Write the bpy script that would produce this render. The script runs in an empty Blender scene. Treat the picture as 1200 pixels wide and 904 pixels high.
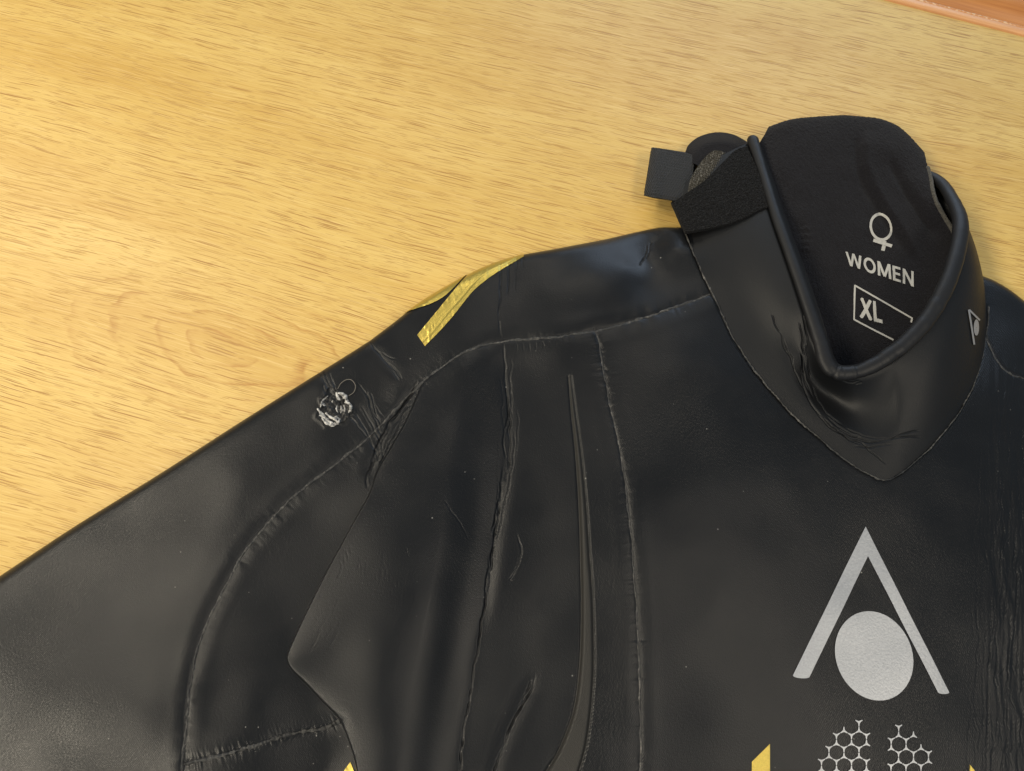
import bpy, math, random
import numpy as np
from mathutils import Vector
from mathutils.bvhtree import BVHTree

rng = np.random.default_rng(7)
random.seed(7)
scene = bpy.context.scene
COL = scene.collection

# ------------------------------------------------------------------ camera
TILT = math.radians(20.0)
CAM = np.array([0.0, -0.182, 0.5])
LENS, SENSOR = 26.0, 36.0
F = LENS / SENSOR * 1200.0
cam_d = bpy.data.cameras.new('camera')
cam_d.lens, cam_d.sensor_width = LENS, SENSOR
cam_d.clip_start, cam_d.clip_end = 0.01, 50
cam = bpy.data.objects.new('camera', cam_d)
cam.location = CAM
cam.rotation_euler = (TILT, 0, 0)
COL.objects.link(cam)
scene.camera = cam

# ------------------------------------------------------------------ world and lamps (indoors)
world = bpy.data.worlds.new('World')
scene.world = world
world.use_nodes = True
world.node_tree.nodes['Background'].inputs[0].default_value = (0.64, 0.82, 1.0, 1)
world.node_tree.nodes['Background'].inputs[1].default_value = 0.27


def area(name, loc, target, sx, sy, power, color):
    d = bpy.data.lights.new(name, 'AREA')
    d.shape = 'RECTANGLE'
    d.size, d.size_y = sx, sy
    d.energy = power
    d.color = color
    o = bpy.data.objects.new(name, d)
    o.location = loc
    o.rotation_euler = (Vector(target) - Vector(loc)).to_track_quat('-Z', 'Y').to_euler()
    COL.objects.link(o)
    return o


area('ceiling_lamp', (-1.75, 0.50, 1.95), (-1.75, 0.50, 0), 0.6, 1.2, 50, (1.0, 0.89, 0.70))
area('ceiling_lamp', (-1.75, -1.40, 1.95), (-1.75, -1.40, 0), 0.6, 1.2, 72, (1.0, 0.89, 0.70))
area('ceiling_lamp', (1.15, -0.75, 1.95), (1.15, -0.75, 0), 0.6, 1.2, 20, (1.0, 0.89, 0.72))
area('ceiling_lamp', (-0.35, 2.20, 1.95), (-0.35, 2.20, 0), 0.6, 1.2, 15, (1.0, 0.89, 0.72))
area('window_light', (1.2, 3.2, 1.3), (0, 0, 0), 2.0, 1.3, 34, (0.66, 0.80, 1.0))

scene.view_settings.view_transform = 'Standard'
scene.view_settings.look = 'None'
scene.view_settings.gamma = 1.0
scene.view_settings.exposure = 0.0
scene.render.engine = 'CYCLES'

# ------------------------------------------------------------------ photograph <-> place
CT, ST = math.cos(TILT), math.sin(TILT)


def unproj(px, py, z):
    """point of the place at height z (metres) seen at photograph pixel px, py"""
    px, py, z = np.broadcast_arrays(np.asarray(px, float), np.asarray(py, float), np.asarray(z, float))
    a, b = px - 600.0, -(py - 452.0)
    dx, dy, dz = a, b * CT + F * ST, b * ST - F * CT
    s = (CAM[2] - z) / -dz
    return np.stack([CAM[0] + s * dx, CAM[1] + s * dy, z + 0 * s], -1)


def proj(x, y, z):
    rx, ry, rz = x - CAM[0], y - CAM[1], z - CAM[2]
    u = ry * CT + rz * ST
    w = ry * ST - rz * CT
    return 600.0 + F * rx / w, 452.0 - F * u / w


# ------------------------------------------------------------------ small numeric helpers
def smooth(t):
    t = np.clip(t, 0, 1)
    return t * t * (3 - 2 * t)


def vnoise(x, y, seed=0):
    """value noise in -1..1"""
    xi, yi = np.floor(x).astype(np.int64), np.floor(y).astype(np.int64)
    fx, fy = x - xi, y - yi
    fx, fy = fx * fx * (3 - 2 * fx), fy * fy * (3 - 2 * fy)

    def h(i, j):
        n = (i * 374761393 + j * 668265263 + seed * 2147483647) & 0xffffffff
        n = ((n ^ (n >> 13)) * 1274126177) & 0xffffffff
        n = n ^ (n >> 16)
        return (n & 0xffff) / 32767.5 - 1.0
    a, b, c, d = h(xi, yi), h(xi + 1, yi), h(xi, yi + 1), h(xi + 1, yi + 1)
    return (a * (1 - fx) + b * fx) * (1 - fy) + (c * (1 - fx) + d * fx) * fy


def catmull(pts, n):
    """resample a polyline (k,d) to n points along a Catmull-Rom curve, by even arc length"""
    p = np.asarray(pts, float)
    k = len(p)
    if k == 2:
        t = np.linspace(0, 1, n)[:, None]
        return p[0] * (1 - t) + p[1] * t
    e = np.vstack([2 * p[0] - p[1], p, 2 * p[-1] - p[-2]])
    m = 24
    out = []
    for i in range(k - 1):
        t = np.linspace(0, 1, m, endpoint=False)[:, None]
        a, b, c, d = e[i], e[i + 1], e[i + 2], e[i + 3]
        out.append(0.5 * (2 * b + (c - a) * t + (2 * a - 5 * b + 4 * c - d) * t * t + (3 * b - a - 3 * c + d) * t ** 3))
    out = np.vstack(out + [p[-1:]])
    L = np.concatenate([[0], np.cumsum(np.linalg.norm(np.diff(out, axis=0), axis=1))])
    s = np.linspace(0, L[-1], n)
    return np.stack([np.interp(s, L, out[:, j]) for j in range(p.shape[1])], 1)


def cr_param(net, n):
    """Catmull-Rom along axis 0 of net (k, ..., d), uniform parameter, n samples"""
    net = np.asarray(net, float)
    k = net.shape[0]
    e = np.concatenate([(2 * net[0] - net[1])[None], net, (2 * net[-1] - net[-2])[None]])
    u = np.linspace(0, k - 1, n)
    i = np.minimum(u.astype(int), k - 2)
    t = (u - i).reshape((-1,) + (1,) * (net.ndim - 1))
    a, b, c, d = e[i], e[i + 1], e[i + 2], e[i + 3]
    return 0.5 * (2 * b + (c - a) * t + (2 * a - 5 * b + 4 * c - d) * t * t + (3 * b - a - 3 * c + d) * t ** 3)


def seg_dist(x, y, poly):
    d2 = np.full(x.shape, 1e18)
    for (ax, ay), (bx, by) in zip(poly[:-1], poly[1:]):
        vx, vy = bx - ax, by - ay
        t = np.clip(((x - ax) * vx + (y - ay) * vy) / (vx * vx + vy * vy + 1e-20), 0, 1)
        np.minimum(d2, (x - ax - t * vx) ** 2 + (y - ay - t * vy) ** 2, out=d2)
    return np.sqrt(d2)


def seg_dist_s(x, y, poly):
    """distance and relative arc position"""
    d2 = np.full(x.shape, 1e18)
    sp = np.zeros(x.shape)
    n = len(poly) - 1
    for i in range(n):
        (ax, ay), (bx, by) = poly[i], poly[i + 1]
        vx, vy = bx - ax, by - ay
        t = np.clip(((x - ax) * vx + (y - ay) * vy) / (vx * vx + vy * vy + 1e-20), 0, 1)
        q = (x - ax - t * vx) ** 2 + (y - ay - t * vy) ** 2
        m = q < d2
        d2[m] = q[m]
        sp[m] = ((i + t) / n)[m]
    return np.sqrt(d2), sp


def inside(x, y, poly):
    r = np.zeros(x.shape, bool)
    n = len(poly)
    for i in range(n):
        ax, ay = poly[i]
        bx, by = poly[(i + 1) % n]
        if ay == by:
            continue
        c = ((ay > y) != (by > y)) & (x < (bx - ax) * (y - ay) / (by - ay) + ax)
        r ^= c
    return r


def tps(ctrl):
    c = np.asarray(ctrl, float)
    n = len(c)

    def k(r2):
        return 0.5 * r2 * np.log(r2 + 1e-12)
    r2 = (c[:, None, 0] - c[None, :, 0]) ** 2 + (c[:, None, 1] - c[None, :, 1]) ** 2
    A = np.zeros((n + 3, n + 3))
    A[:n, :n] = k(r2) + np.eye(n) * 2e-5
    A[:n, n], A[:n, n + 1:] = 1, c[:, :2]
    A[n, :n], A[n + 1:, :n] = 1, c[:, :2].T
    w = np.linalg.solve(A, np.concatenate([c[:, 2], [0, 0, 0]]))

    def f(x, y):
        o = w[n] + w[n + 1] * x + w[n + 2] * y
        for i in range(n):
            o = o + w[i] * k((x - c[i, 0]) ** 2 + (y - c[i, 1]) ** 2)
        return o
    return f


def world_ctrl(lst):
    out = []
    for px, py, zc in lst:
        p = unproj(px, py, max(zc, 1.5) / 100.0 if zc > 0 else 0.02)
        out.append((p[0], p[1], zc / 100.0))
    return out


# ------------------------------------------------------------------ materials
def nodes_of(name):
    m = bpy.data.materials.new(name)
    m.use_nodes = True
    nt = m.node_tree
    return m, nt, nt.nodes['Principled BSDF']


def N(nt, kind, **kw):
    n = nt.nodes.new(kind)
    for k, v in kw.items():
        if k in n.inputs:
            n.inputs[k].default_value = v
        else:
            setattr(n, k, v)
    return n


def ramp(nt, src, stops):
    r = nt.nodes.new('ShaderNodeValToRGB')
    el = r.color_ramp.elements
    el[0].position, el[0].color = stops[0][0], (*stops[0][1], 1)
    el[1].position, el[1].color = stops[-1][0], (*stops[-1][1], 1)
    for p, c in stops[1:-1]:
        e = el.new(p)
        e.color = (*c, 1)
    nt.links.new(src, r.inputs[0])
    return r


def mapped(nt, scale, rot=(0, 0, 0), loc=(0, 0, 0)):
    tc = N(nt, 'ShaderNodeTexCoord')
    mp = N(nt, 'ShaderNodeMapping')
    mp.inputs['Scale'].default_value = scale
    mp.inputs['Rotation'].default_value = rot
    mp.inputs['Location'].default_value = loc
    nt.links.new(tc.outputs['Object'], mp.inputs['Vector'])
    return mp


def mixc(nt, fac, a, b, mode='MIX'):
    m = nt.nodes.new('ShaderNodeMix')
    m.data_type = 'RGBA'
    m.blend_type = mode
    for i, v in ((0, fac), (6, a), (7, b)):
        if hasattr(v, 'is_output'):
            nt.links.new(v, m.inputs[i])
        elif i == 0:
            m.inputs[0].default_value = v
        else:
            m.inputs[i].default_value = (*v, 1)
    return m.outputs[2]


def math_n(nt, op, a, b=0.0):
    m = N(nt, 'ShaderNodeMath', operation=op)
    for i, v in ((0, a), (1, b)):
        if hasattr(v, 'is_output'):
            nt.links.new(v, m.inputs[i])
        else:
            m.inputs[i].default_value = v
    return m.outputs[0]


def rubber(name, col=(0.0049, 0.0052, 0.0060), rough=0.31, weave=0.30, dust=True):
    m, nt, b = nodes_of(name)
    L = nt.links.new
    mp = mapped(nt, (1, 1, 1))
    smear = N(nt, 'ShaderNodeTexNoise', Scale=22.0, Detail=5.0, Roughness=0.6)
    L(mp.outputs[0], smear.inputs['Vector'])
    rr = N(nt, 'ShaderNodeMapRange')
    rr.inputs['From Min'].default_value, rr.inputs['From Max'].default_value = 0.3, 0.7
    rr.inputs['To Min'].default_value, rr.inputs['To Max'].default_value = rough - 0.02, rough + 0.04
    L(smear.outputs[0], rr.inputs[0])
    L(rr.outputs[0], b.inputs['Roughness'])
    base = ramp(nt, smear.outputs[0], [(0.3, tuple(c * 0.9 for c in col)), (0.7, tuple(c * 1.15 for c in col))]).outputs[0]
    if dust:
        vo = N(nt, 'ShaderNodeTexVoronoi', Scale=150.0, Randomness=1.0)
        L(mp.outputs[0], vo.inputs['Vector'])
        sz = N(nt, 'ShaderNodeSeparateColor')
        L(vo.outputs['Color'], sz.inputs[0])
        # only a few cells hold a speck of lint; its size changes from cell to cell
        pick = math_n(nt, 'GREATER_THAN', sz.outputs[0], 0.70)
        lim = math_n(nt, 'MULTIPLY_ADD', sz.outputs[1], 0.05)
        nt.nodes[-1].inputs[2].default_value = 0.02
        near = math_n(nt, 'LESS_THAN', vo.outputs['Distance'], lim)
        f = math_n(nt, 'MULTIPLY', pick, near)
        f = math_n(nt, 'MULTIPLY', f, sz.outputs[2])
        base = mixc(nt, f, base, (0.30, 0.29, 0.27))
        pn = N(nt, 'ShaderNodeTexNoise', Scale=9.0, Detail=6.0, Roughness=0.7)
        L(mp.outputs[0], pn.inputs['Vector'])
        pf = ramp(nt, pn.outputs[0], [(0.5, (0, 0, 0)), (0.8, (0.10, 0.10, 0.10))]).outputs[0]
        base = mixc(nt, pf, base, (0.075, 0.067, 0.058))
    L(base, b.inputs['Base Color'])
    b.inputs['Specular IOR Level'].default_value = 0.31
    # fine knit of the lining pressing through the skin
    mw = mapped(nt, (1, 1, 1), rot=(0, 0, math.radians(38)))
    wv = N(nt, 'ShaderNodeTexWave', Scale=330.0, Distortion=3.0, Detail=2.0)
    wv.inputs['Detail Scale'].default_value = 2.0
    L(mw.outputs[0], wv.inputs['Vector'])
    gn = N(nt, 'ShaderNodeTexNoise', Scale=900.0, Detail=3.0)
    L(mp.outputs[0], gn.inputs['Vector'])
    patch = N(nt, 'ShaderNodeTexNoise', Scale=14.0, Detail=2.0)
    L(mp.outputs[0], patch.inputs['Vector'])
    hsum = math_n(nt, 'ADD', math_n(nt, 'MULTIPLY', math_n(nt, 'MULTIPLY', wv.outputs[1], patch.outputs[0]), 0.8),
                  math_n(nt, 'MULTIPLY', gn.outputs[0], 0.7))
    bp = N(nt, 'ShaderNodeBump', Strength=weave, Distance=0.0006)
    L(hsum, bp.inputs['Height'])
    mid = N(nt, 'ShaderNodeTexNoise', Scale=70.0, Detail=3.0)
    L(mp.outputs[0], mid.inputs['Vector'])
    b2 = N(nt, 'ShaderNodeBump', Strength=0.05, Distance=0.0025)
    L(mid.outputs[0], b2.inputs['Height'])
    L(bp.outputs[0], b2.inputs['Normal'])
    L(b2.outputs[0], b.inputs['Normal'])
    return m


def cloth(name, col, scale, strength, rough=0.95, sheen=0.15, fleck=0.0, dist=0.001):
    m, nt, b = nodes_of(name)
    L = nt.links.new
    mp = mapped(nt, (1, 1, 1))
    n1 = N(nt, 'ShaderNodeTexNoise', Scale=scale, Detail=4.0, Roughness=0.7)
    L(mp.outputs[0], n1.inputs['Vector'])
    v = N(nt, 'ShaderNodeTexVoronoi', Scale=scale * 0.8)
    L(mp.outputs[0], v.inputs['Vector'])
    c = ramp(nt, n1.outputs[0], [(0.36, tuple(x * 0.45 for x in col)), (0.52, col), (0.68, tuple(x * 1.5 + fleck for x in col))])
    L(c.outputs[0], b.inputs['Base Color'])
    h = math_n(nt, 'SUBTRACT', n1.outputs[0], v.outputs['Distance'])
    bp = N(nt, 'ShaderNodeBump', Strength=strength, Distance=dist)
    L(h, bp.inputs['Height'])
    L(bp.outputs[0], b.inputs['Normal'])
    b.inputs['Roughness'].default_value = rough
    b.inputs['Specular IOR Level'].default_value = 0.2
    b.inputs['Sheen Weight'].default_value = sheen
    b.inputs['Sheen Roughness'].default_value = 0.6
    return m


def print_mat(name, col, rough, metal=0.0, grain=500.0, strength=0.15):
    m, nt, b = nodes_of(name)
    L = nt.links.new
    mp = mapped(nt, (1, 1, 1))
    n1 = N(nt, 'ShaderNodeTexNoise', Scale=grain, Detail=4.0, Roughness=0.65)
    L(mp.outputs[0], n1.inputs['Vector'])
    c = ramp(nt, n1.outputs[0], [(0.25, tuple(x * 0.84 for x in col)), (0.75, tuple(min(1, x * 1.1) for x in col))])
    L(c.outputs[0], b.inputs['Base Color'])
    b.inputs['Roughness'].default_value = rough
    b.inputs['Metallic'].default_value = metal
    bp = N(nt, 'ShaderNodeBump', Strength=strength, Distance=0.0006)
    L(n1.outputs[0], bp.inputs['Height'])
    L(bp.outputs[0], b.inputs['Normal'])
    return m


M = {}
M['rubber'] = rubber('smooth_black_neoprene')
M['collar'] = rubber('collar_neoprene', rough=0.48, weave=0.2, dust=False)
M['piping'] = rubber('piping_neoprene', col=(0.010, 0.010, 0.011), rough=0.46, weave=0.10, dust=False)
M['welt'] = rubber('welt_neoprene', col=(0.02, 0.0185, 0.016), rough=0.46, weave=0.35, dust=False)
M['lining'] = cloth('black_fleece_lining', (0.0062, 0.0056, 0.0078), 1500, 0.8, sheen=0.05, fleck=0.008, dist=0.0006)
M['loop'] = cloth('black_loop_fastener', (0.0035, 0.0035, 0.004), 1000, 1.0, sheen=0.02, fleck=0.022)
M['hook'] = cloth('grey_hook_fastener', (0.05, 0.045, 0.034), 850, 1.0, sheen=0.05, fleck=0.16)
M['edge_foam'] = cloth('grey_cut_edge', (0.07, 0.065, 0.055), 900, 0.4, sheen=0.1)
M['silver'] = print_mat('silver_print', (0.34, 0.35, 0.37), 0.36, 0.4, 800.0, 0.22)
M['gold'] = print_mat('gold_print', (0.58, 0.44, 0.10), 0.32, 0.8, 900.0, 0.35)
M['text'] = print_mat('grey_transfer', (0.42, 0.41, 0.38), 0.7, 0.0, 1500.0, 0.3)


def seam_mat():
    m, nt, b = nodes_of('dusty_seam')
    L = nt.links.new
    mp = mapped(nt, (1, 1, 1))
    n1 = N(nt, 'ShaderNodeTexNoise', Scale=320.0, Detail=5.0, Roughness=0.75)
    n2 = N(nt, 'ShaderNodeTexNoise', Scale=28.0, Detail=2.0)
    for n in (n1, n2):
        L(mp.outputs[0], n.inputs['Vector'])
    s = math_n(nt, 'ADD', math_n(nt, 'MULTIPLY', n1.outputs[0], 0.75), math_n(nt, 'MULTIPLY', n2.outputs[0], 0.45))
    c = ramp(nt, s, [(0.55, (0.018, 0.018, 0.018)), (0.66, (0.05, 0.048, 0.044)), (0.78, (0.16, 0.15, 0.135))])
    L(c.outputs[0], b.inputs['Base Color'])
    b.inputs['Roughness'].default_value = 0.6
    bp = N(nt, 'ShaderNodeBump', Strength=0.5, Distance=0.0008)
    L(n1.outputs[0], bp.inputs['Height'])
    L(bp.outputs[0], b.inputs['Normal'])
    return m


M['seam'] = seam_mat()


def webbing_mat():
    m, nt, b = nodes_of('black_webbing')
    L = nt.links.new
    mp = mapped(nt, (1, 1, 1), rot=(0, 0, math.radians(-15)))
    w = N(nt, 'ShaderNodeTexWave', Scale=260.0, Distortion=0.6, Detail=1.0)
    w.bands_direction = 'X'
    L(mp.outputs[0], w.inputs['Vector'])
    w2 = N(nt, 'ShaderNodeTexWave', Scale=420.0, Distortion=0.5, Detail=1.0)
    w2.bands_direction = 'Y'
    L(mp.outputs[0], w2.inputs['Vector'])
    h = math_n(nt, 'ADD', w.outputs[1], math_n(nt, 'MULTIPLY', w2.outputs[1], 0.5))
    c = ramp(nt, h, [(0.2, (0.003, 0.003, 0.003)), (1.3, (0.036, 0.035, 0.034))])
    L(c.outputs[0], b.inputs['Base Color'])
    b.inputs['Roughness'].default_value = 0.5
    bp = N(nt, 'ShaderNodeBump', Strength=0.8, Distance=0.0008)
    L(h, bp.inputs['Height'])
    L(bp.outputs[0], b.inputs['Normal'])
    return m


M['webbing'] = webbing_mat()


def torn_mat():
    m, nt, b = nodes_of('torn_foam')
    L = nt.links.new
    mp = mapped(nt, (1, 1, 1))
    n1 = N(nt, 'ShaderNodeTexNoise', Scale=420.0, Detail=5.0, Roughness=0.7)
    L(mp.outputs[0], n1.inputs['Vector'])
    c = ramp(nt, n1.outputs[0], [(0.34, (0.03, 0.03, 0.035)), (0.46, (0.24, 0.235, 0.225)), (0.60, (0.66, 0.64, 0.60))])
    L(c.outputs[0], b.inputs['Base Color'])
    b.inputs['Roughness'].default_value = 0.6
    bp = N(nt, 'ShaderNodeBump', Strength=0.9, Distance=0.001)
    L(n1.outputs[0], bp.inputs['Height'])
    L(bp.outputs[0], b.inputs['Normal'])
    return m


M['torn'] = torn_mat()
M['thread'] = print_mat('pale_thread', (0.20, 0.18, 0.15), 0.6, 0.0, 900.0, 0.2)

E0 = unproj(1040, 0, 0.0)
E1 = unproj(1200, 42, 0.0)
GRAIN = math.atan2(E1[1] - E0[1], E1[0] - E0[0])


def veneer_mat():
    """oak veneer: object x runs along the grain"""
    m, nt, b = nodes_of('oak_veneer')
    L = nt.links.new
    tc = N(nt, 'ShaderNodeTexCoord')
    # cathedral figure: the growth rings bulge out round a point low on the left
    cp = unproj(262, 412, 0.0)
    ca, sa = math.cos(-GRAIN), math.sin(-GRAIN)
    cx, cy = ca * (cp[0] - E0[0]) - sa * (cp[1] - E0[1]), sa * (cp[0] - E0[0]) + ca * (cp[1] - E0[1])
    # the veneer is laid a few degrees off the edge
    lay = math.radians(-4.0)
    cx, cy = cx * math.cos(lay) - cy * math.sin(lay), cx * math.sin(lay) + cy * math.cos(lay)
    turn = N(nt, 'ShaderNodeMapping')
    turn.inputs['Rotation'].default_value = (0, 0, lay)
    L(tc.outputs['Object'], turn.inputs[0])

    def warp(src, scale, amount):
        mp_ = N(nt, 'ShaderNodeMapping')
        mp_.inputs['Scale'].default_value = scale
        L(src, mp_.inputs[0])
        n_ = N(nt, 'ShaderNodeTexNoise', Scale=1.0, Detail=3.0, Roughness=0.55)
        L(mp_.outputs[0], n_.inputs['Vector'])
        c_ = N(nt, 'ShaderNodeVectorMath', operation='SUBTRACT')
        L(n_.outputs[1], c_.inputs[0])
        c_.inputs[1].default_value = (0.5, 0.5, 0.5)
        o_ = N(nt, 'ShaderNodeVectorMath', operation='MULTIPLY_ADD')
        L(c_.outputs[0], o_.inputs[0])
        o_.inputs[1].default_value = amount
        L(src, o_.inputs[2])
        return o_.outputs[0]
    soft = warp(turn.outputs[0], (2.5, 6, 1), (0.0, 0.022, 0))
    # the grain runs round the figure
    sp_ = N(nt, 'ShaderNodeSeparateXYZ')
    L(soft, sp_.inputs[0])
    ddx, ddy = math_n(nt, 'SUBTRACT', sp_.outputs[0], cx), math_n(nt, 'SUBTRACT', sp_.outputs[1], cy)
    e1 = math_n(nt, 'POWER', math_n(nt, 'MULTIPLY', ddx, 1 / 0.10), 2.0)
    e2 = math_n(nt, 'POWER', math_n(nt, 'MULTIPLY', ddy, 1 / 0.034), 2.0)
    ee = math_n(nt, 'EXPONENT', math_n(nt, 'MULTIPLY', math_n(nt, 'ADD', e1, e2), -1.0))
    ny_ = math_n(nt, 'SUBTRACT', sp_.outputs[1], math_n(nt, 'MULTIPLY', math_n(nt, 'MULTIPLY', ddy, ee), 0.45))
    cb_ = N(nt, 'ShaderNodeCombineXYZ')
    L(sp_.outputs[0], cb_.inputs[0])
    L(ny_, cb_.inputs[1])
    bent = cb_.outputs[0]
    wavy = warp(bent, (16, 30, 1), (0.0, 0.0030, 0))

    def tex(scale, detail, rough, src):
        mp_ = N(nt, 'ShaderNodeMapping')
        mp_.inputs['Scale'].default_value = scale
        L(src, mp_.inputs[0])
        t = N(nt, 'ShaderNodeTexNoise', Scale=1.0, Detail=detail, Roughness=rough)
        L(mp_.outputs[0], t.inputs['Vector'])
        return t.outputs[0]

    def fac(src, lo, hi, top):
        return ramp(nt, src, [(lo, (0, 0, 0)), (hi, (top, top, top))]).outputs[0]
    broad = tex((2.0, 16, 1), 3.0, 0.55, soft)
    band = tex((3.5, 95, 1), 4.0, 0.65, wavy)
    long_ = tex((9, 1350, 1), 2.0, 0.6, wavy)
    short = tex((34, 1700, 1), 3.0, 0.55, wavy)
    light = tex((22, 1300, 1), 2.0, 0.5, wavy)
    base = ramp(nt, broad, [(0.32, (0.565, 0.355, 0.088)), (0.5, (0.63, 0.425, 0.122)), (0.68, (0.68, 0.48, 0.152))]).outputs[0]
    base = mixc(nt, fac(band, 0.50, 0.70, 0.32), base, (0.53, 0.305, 0.066))
    base = mixc(nt, fac(light, 0.52, 0.66, 0.42), base, (0.78, 0.575, 0.235))
    # rings of the figure
    mpr = N(nt, 'ShaderNodeMapping')
    mpr.inputs['Location'].default_value = (-cx * 0.40, -cy * 1.0, 0)
    mpr.inputs['Scale'].default_value = (0.40, 1.0, 0)
    L(warp(soft, (18, 30, 1), (0.050, 0.020, 0)), mpr.inputs[0])
    ln = N(nt, 'ShaderNodeVectorMath', operation='LENGTH')
    L(mpr.outputs[0], ln.inputs[0])
    saw = math_n(nt, 'FRACT', math_n(nt, 'MULTIPLY', ln.outputs['Value'], 78.0))
    line = ramp(nt, saw, [(0.0, (0, 0, 0)), (0.72, (0.15, 0.15, 0.15)), (0.93, (1, 1, 1)), (1.0, (0.1, 0.1, 0.1))]).outputs[0]
    near = N(nt, 'ShaderNodeMapRange')
    near.inputs['From Min'].default_value, near.inputs['From Max'].default_value = 0.032, 0.070
    near.inputs['To Min'].default_value, near.inputs['To Max'].default_value = 0.85, 0.0
    L(ln.outputs['Value'], near.inputs[0])
    broken = fac(tex((26, 60, 1), 3.0, 0.6, turn.outputs[0]), 0.40, 0.60, 1.0)
    base = mixc(nt, math_n(nt, 'MULTIPLY', math_n(nt, 'MULTIPLY', line, near.outputs[0]), broken), base, (0.43, 0.215, 0.042))
    # pores and hairlines: each a crisp thin stroke along the grain, one to a stretched Voronoi cell
    def strokes(scale, thr, loc, few):
        mp_ = N(nt, 'ShaderNodeMapping')
        mp_.inputs['Scale'].default_value = scale
        mp_.inputs['Location'].default_value = loc
        L(wavy, mp_.inputs[0])
        v = N(nt, 'ShaderNodeTexVoronoi', voronoi_dimensions='2D', Scale=1.0, Randomness=1.0)
        L(mp_.outputs[0], v.inputs['Vector'])
        sc = N(nt, 'ShaderNodeSeparateColor')
        L(v.outputs['Color'], sc.inputs[0])
        lim_ = math_n(nt, 'ADD', math_n(nt, 'MULTIPLY', sc.outputs[0], thr), 0.05)
        k = math_n(nt, 'SUBTRACT', 1.0, math_n(nt, 'DIVIDE', v.outputs['Distance'], lim_))
        k = ramp(nt, k, [(0.0, (0, 0, 0)), (0.3, (1, 1, 1))]).outputs[0]
        w_ = ramp(nt, sc.outputs[1], [(few, (0, 0, 0)), (1.0, (1, 1, 1))]).outputs[0]
        return math_n(nt, 'MULTIPLY', k, w_)
    zone = math_n(nt, 'ADD', math_n(nt, 'MULTIPLY', broad, 1.3), 0.30)
    base = mixc(nt, math_n(nt, 'MULTIPLY', fac(long_, 0.535, 0.63, 0.36), zone), base, (0.46, 0.245, 0.05))
    base = mixc(nt, math_n(nt, 'MULTIPLY', fac(short, 0.56, 0.64, 0.30), zone), base, (0.42, 0.215, 0.042))
    p1 = strokes((13, 640, 0), 0.27, (0, 0, 0), 0.1)
    p2 = strokes((24, 830, 0), 0.30, (3.3, 7.1, 0), 0.1)
    p3 = math_n(nt, 'MULTIPLY', strokes((56, 800, 0), 0.25, (1.7, 2.9, 0), 0.3), 0.75)
    pore = math_n(nt, 'MAXIMUM', math_n(nt, 'MAXIMUM', p1, p2), p3)
    base = mixc(nt, math_n(nt, 'MULTIPLY', math_n(nt, 'MULTIPLY', pore, zone), 0.92), base, (0.32, 0.145, 0.028))
    L(base, b.inputs['Base Color'])
    b.inputs['Roughness'].default_value = 0.46
    b.inputs['Specular IOR Level'].default_value = 0.4
    bp = N(nt, 'ShaderNodeBump', Strength=0.3, Distance=0.0005, invert=True)
    L(pore, bp.inputs['Height'])
    L(bp.outputs[0], b.inputs['Normal'])
    return m


def lipping_mat(name, dark, light, wear):
    m, nt, b = nodes_of(name)
    L = nt.links.new
    mp = mapped(nt, (12, 240, 60))
    n1 = N(nt, 'ShaderNodeTexNoise', Scale=1.0, Detail=5.0, Roughness=0.65)
    L(mp.outputs[0], n1.inputs['Vector'])
    c = ramp(nt, n1.outputs[0], [(0.3, dark), (0.7, light)]).outputs[0]
    if wear:
        mp2 = mapped(nt, (300, 420, 100))
        n2 = N(nt, 'ShaderNodeTexNoise', Scale=1.0, Detail=3.0)
        L(mp2.outputs[0], n2.inputs['Vector'])
        c = mixc(nt, ramp(nt, n2.outputs[0], [(0.52, (0, 0, 0)), (0.6, (0.8, 0.8, 0.8))]).outputs[0], c, (0.72, 0.50, 0.30))
    L(c, b.inputs['Base Color'])
    b.inputs['Roughness'].default_value = 0.4
    return m


M['veneer'] = veneer_mat()
M['lip_light'] = lipping_mat('pale_lipping', (0.60, 0.29, 0.12), (0.74, 0.40, 0.18), False)
M['lip_worn'] = lipping_mat('worn_varnish_line', (0.52, 0.22, 0.075), (0.62, 0.29, 0.11), True)
M['lip_dark'] = lipping_mat('orange_lipping', (0.40, 0.145, 0.036), (0.56, 0.235, 0.065), False)


# ------------------------------------------------------------------ mesh helpers
def mesh_obj(name, verts, faces, mat, parent=None, normals=None, smooth_shade=True):
    verts = np.asarray(verts, np.float32).reshape(-1, 3)
    faces = np.asarray(faces, np.int32)
    me = bpy.data.meshes.new(name)
    k = faces.shape[1]
    me.vertices.add(len(verts))
    me.vertices.foreach_set('co', verts.ravel())
    me.loops.add(faces.size)
    me.loops.foreach_set('vertex_index', faces.ravel())
    me.polygons.add(len(faces))
    me.polygons.foreach_set('loop_start', np.arange(0, faces.size, k, dtype=np.int32))
    me.update(calc_edges=True)
    me.validate()
    if smooth_shade:
        me.polygons.foreach_set('use_smooth', np.ones(len(me.polygons), bool))
    if normals is not None:
        me.normals_split_custom_set_from_vertices(np.asarray(normals, float).tolist())
    me.materials.append(mat)
    o = bpy.data.objects.new(name, me)
    COL.objects.link(o)
    if parent is not None:
        o.parent = parent
    return o


def grid_faces(nr, nc, flip=False, wrap=False):
    i = np.arange(nr - 1)[:, None]
    j = np.arange(nc if wrap else nc - 1)[None, :]
    j2 = (j + 1) % nc
    a, b, c, d = i * nc + j, i * nc + j2, (i + 1) * nc + j2, (i + 1) * nc + j
    f = np.stack([a, b, c, d] if not flip else [d, c, b, a], -1).reshape(-1, 4)
    return f


def grid_normals(P):
    du = np.gradient(P, axis=1)
    dv = np.gradient(P, axis=0)
    n = np.cross(du, dv)
    n /= np.linalg.norm(n, axis=-1, keepdims=True) + 1e-20
    n[n[..., 2] < 0] *= -1
    return n


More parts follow.
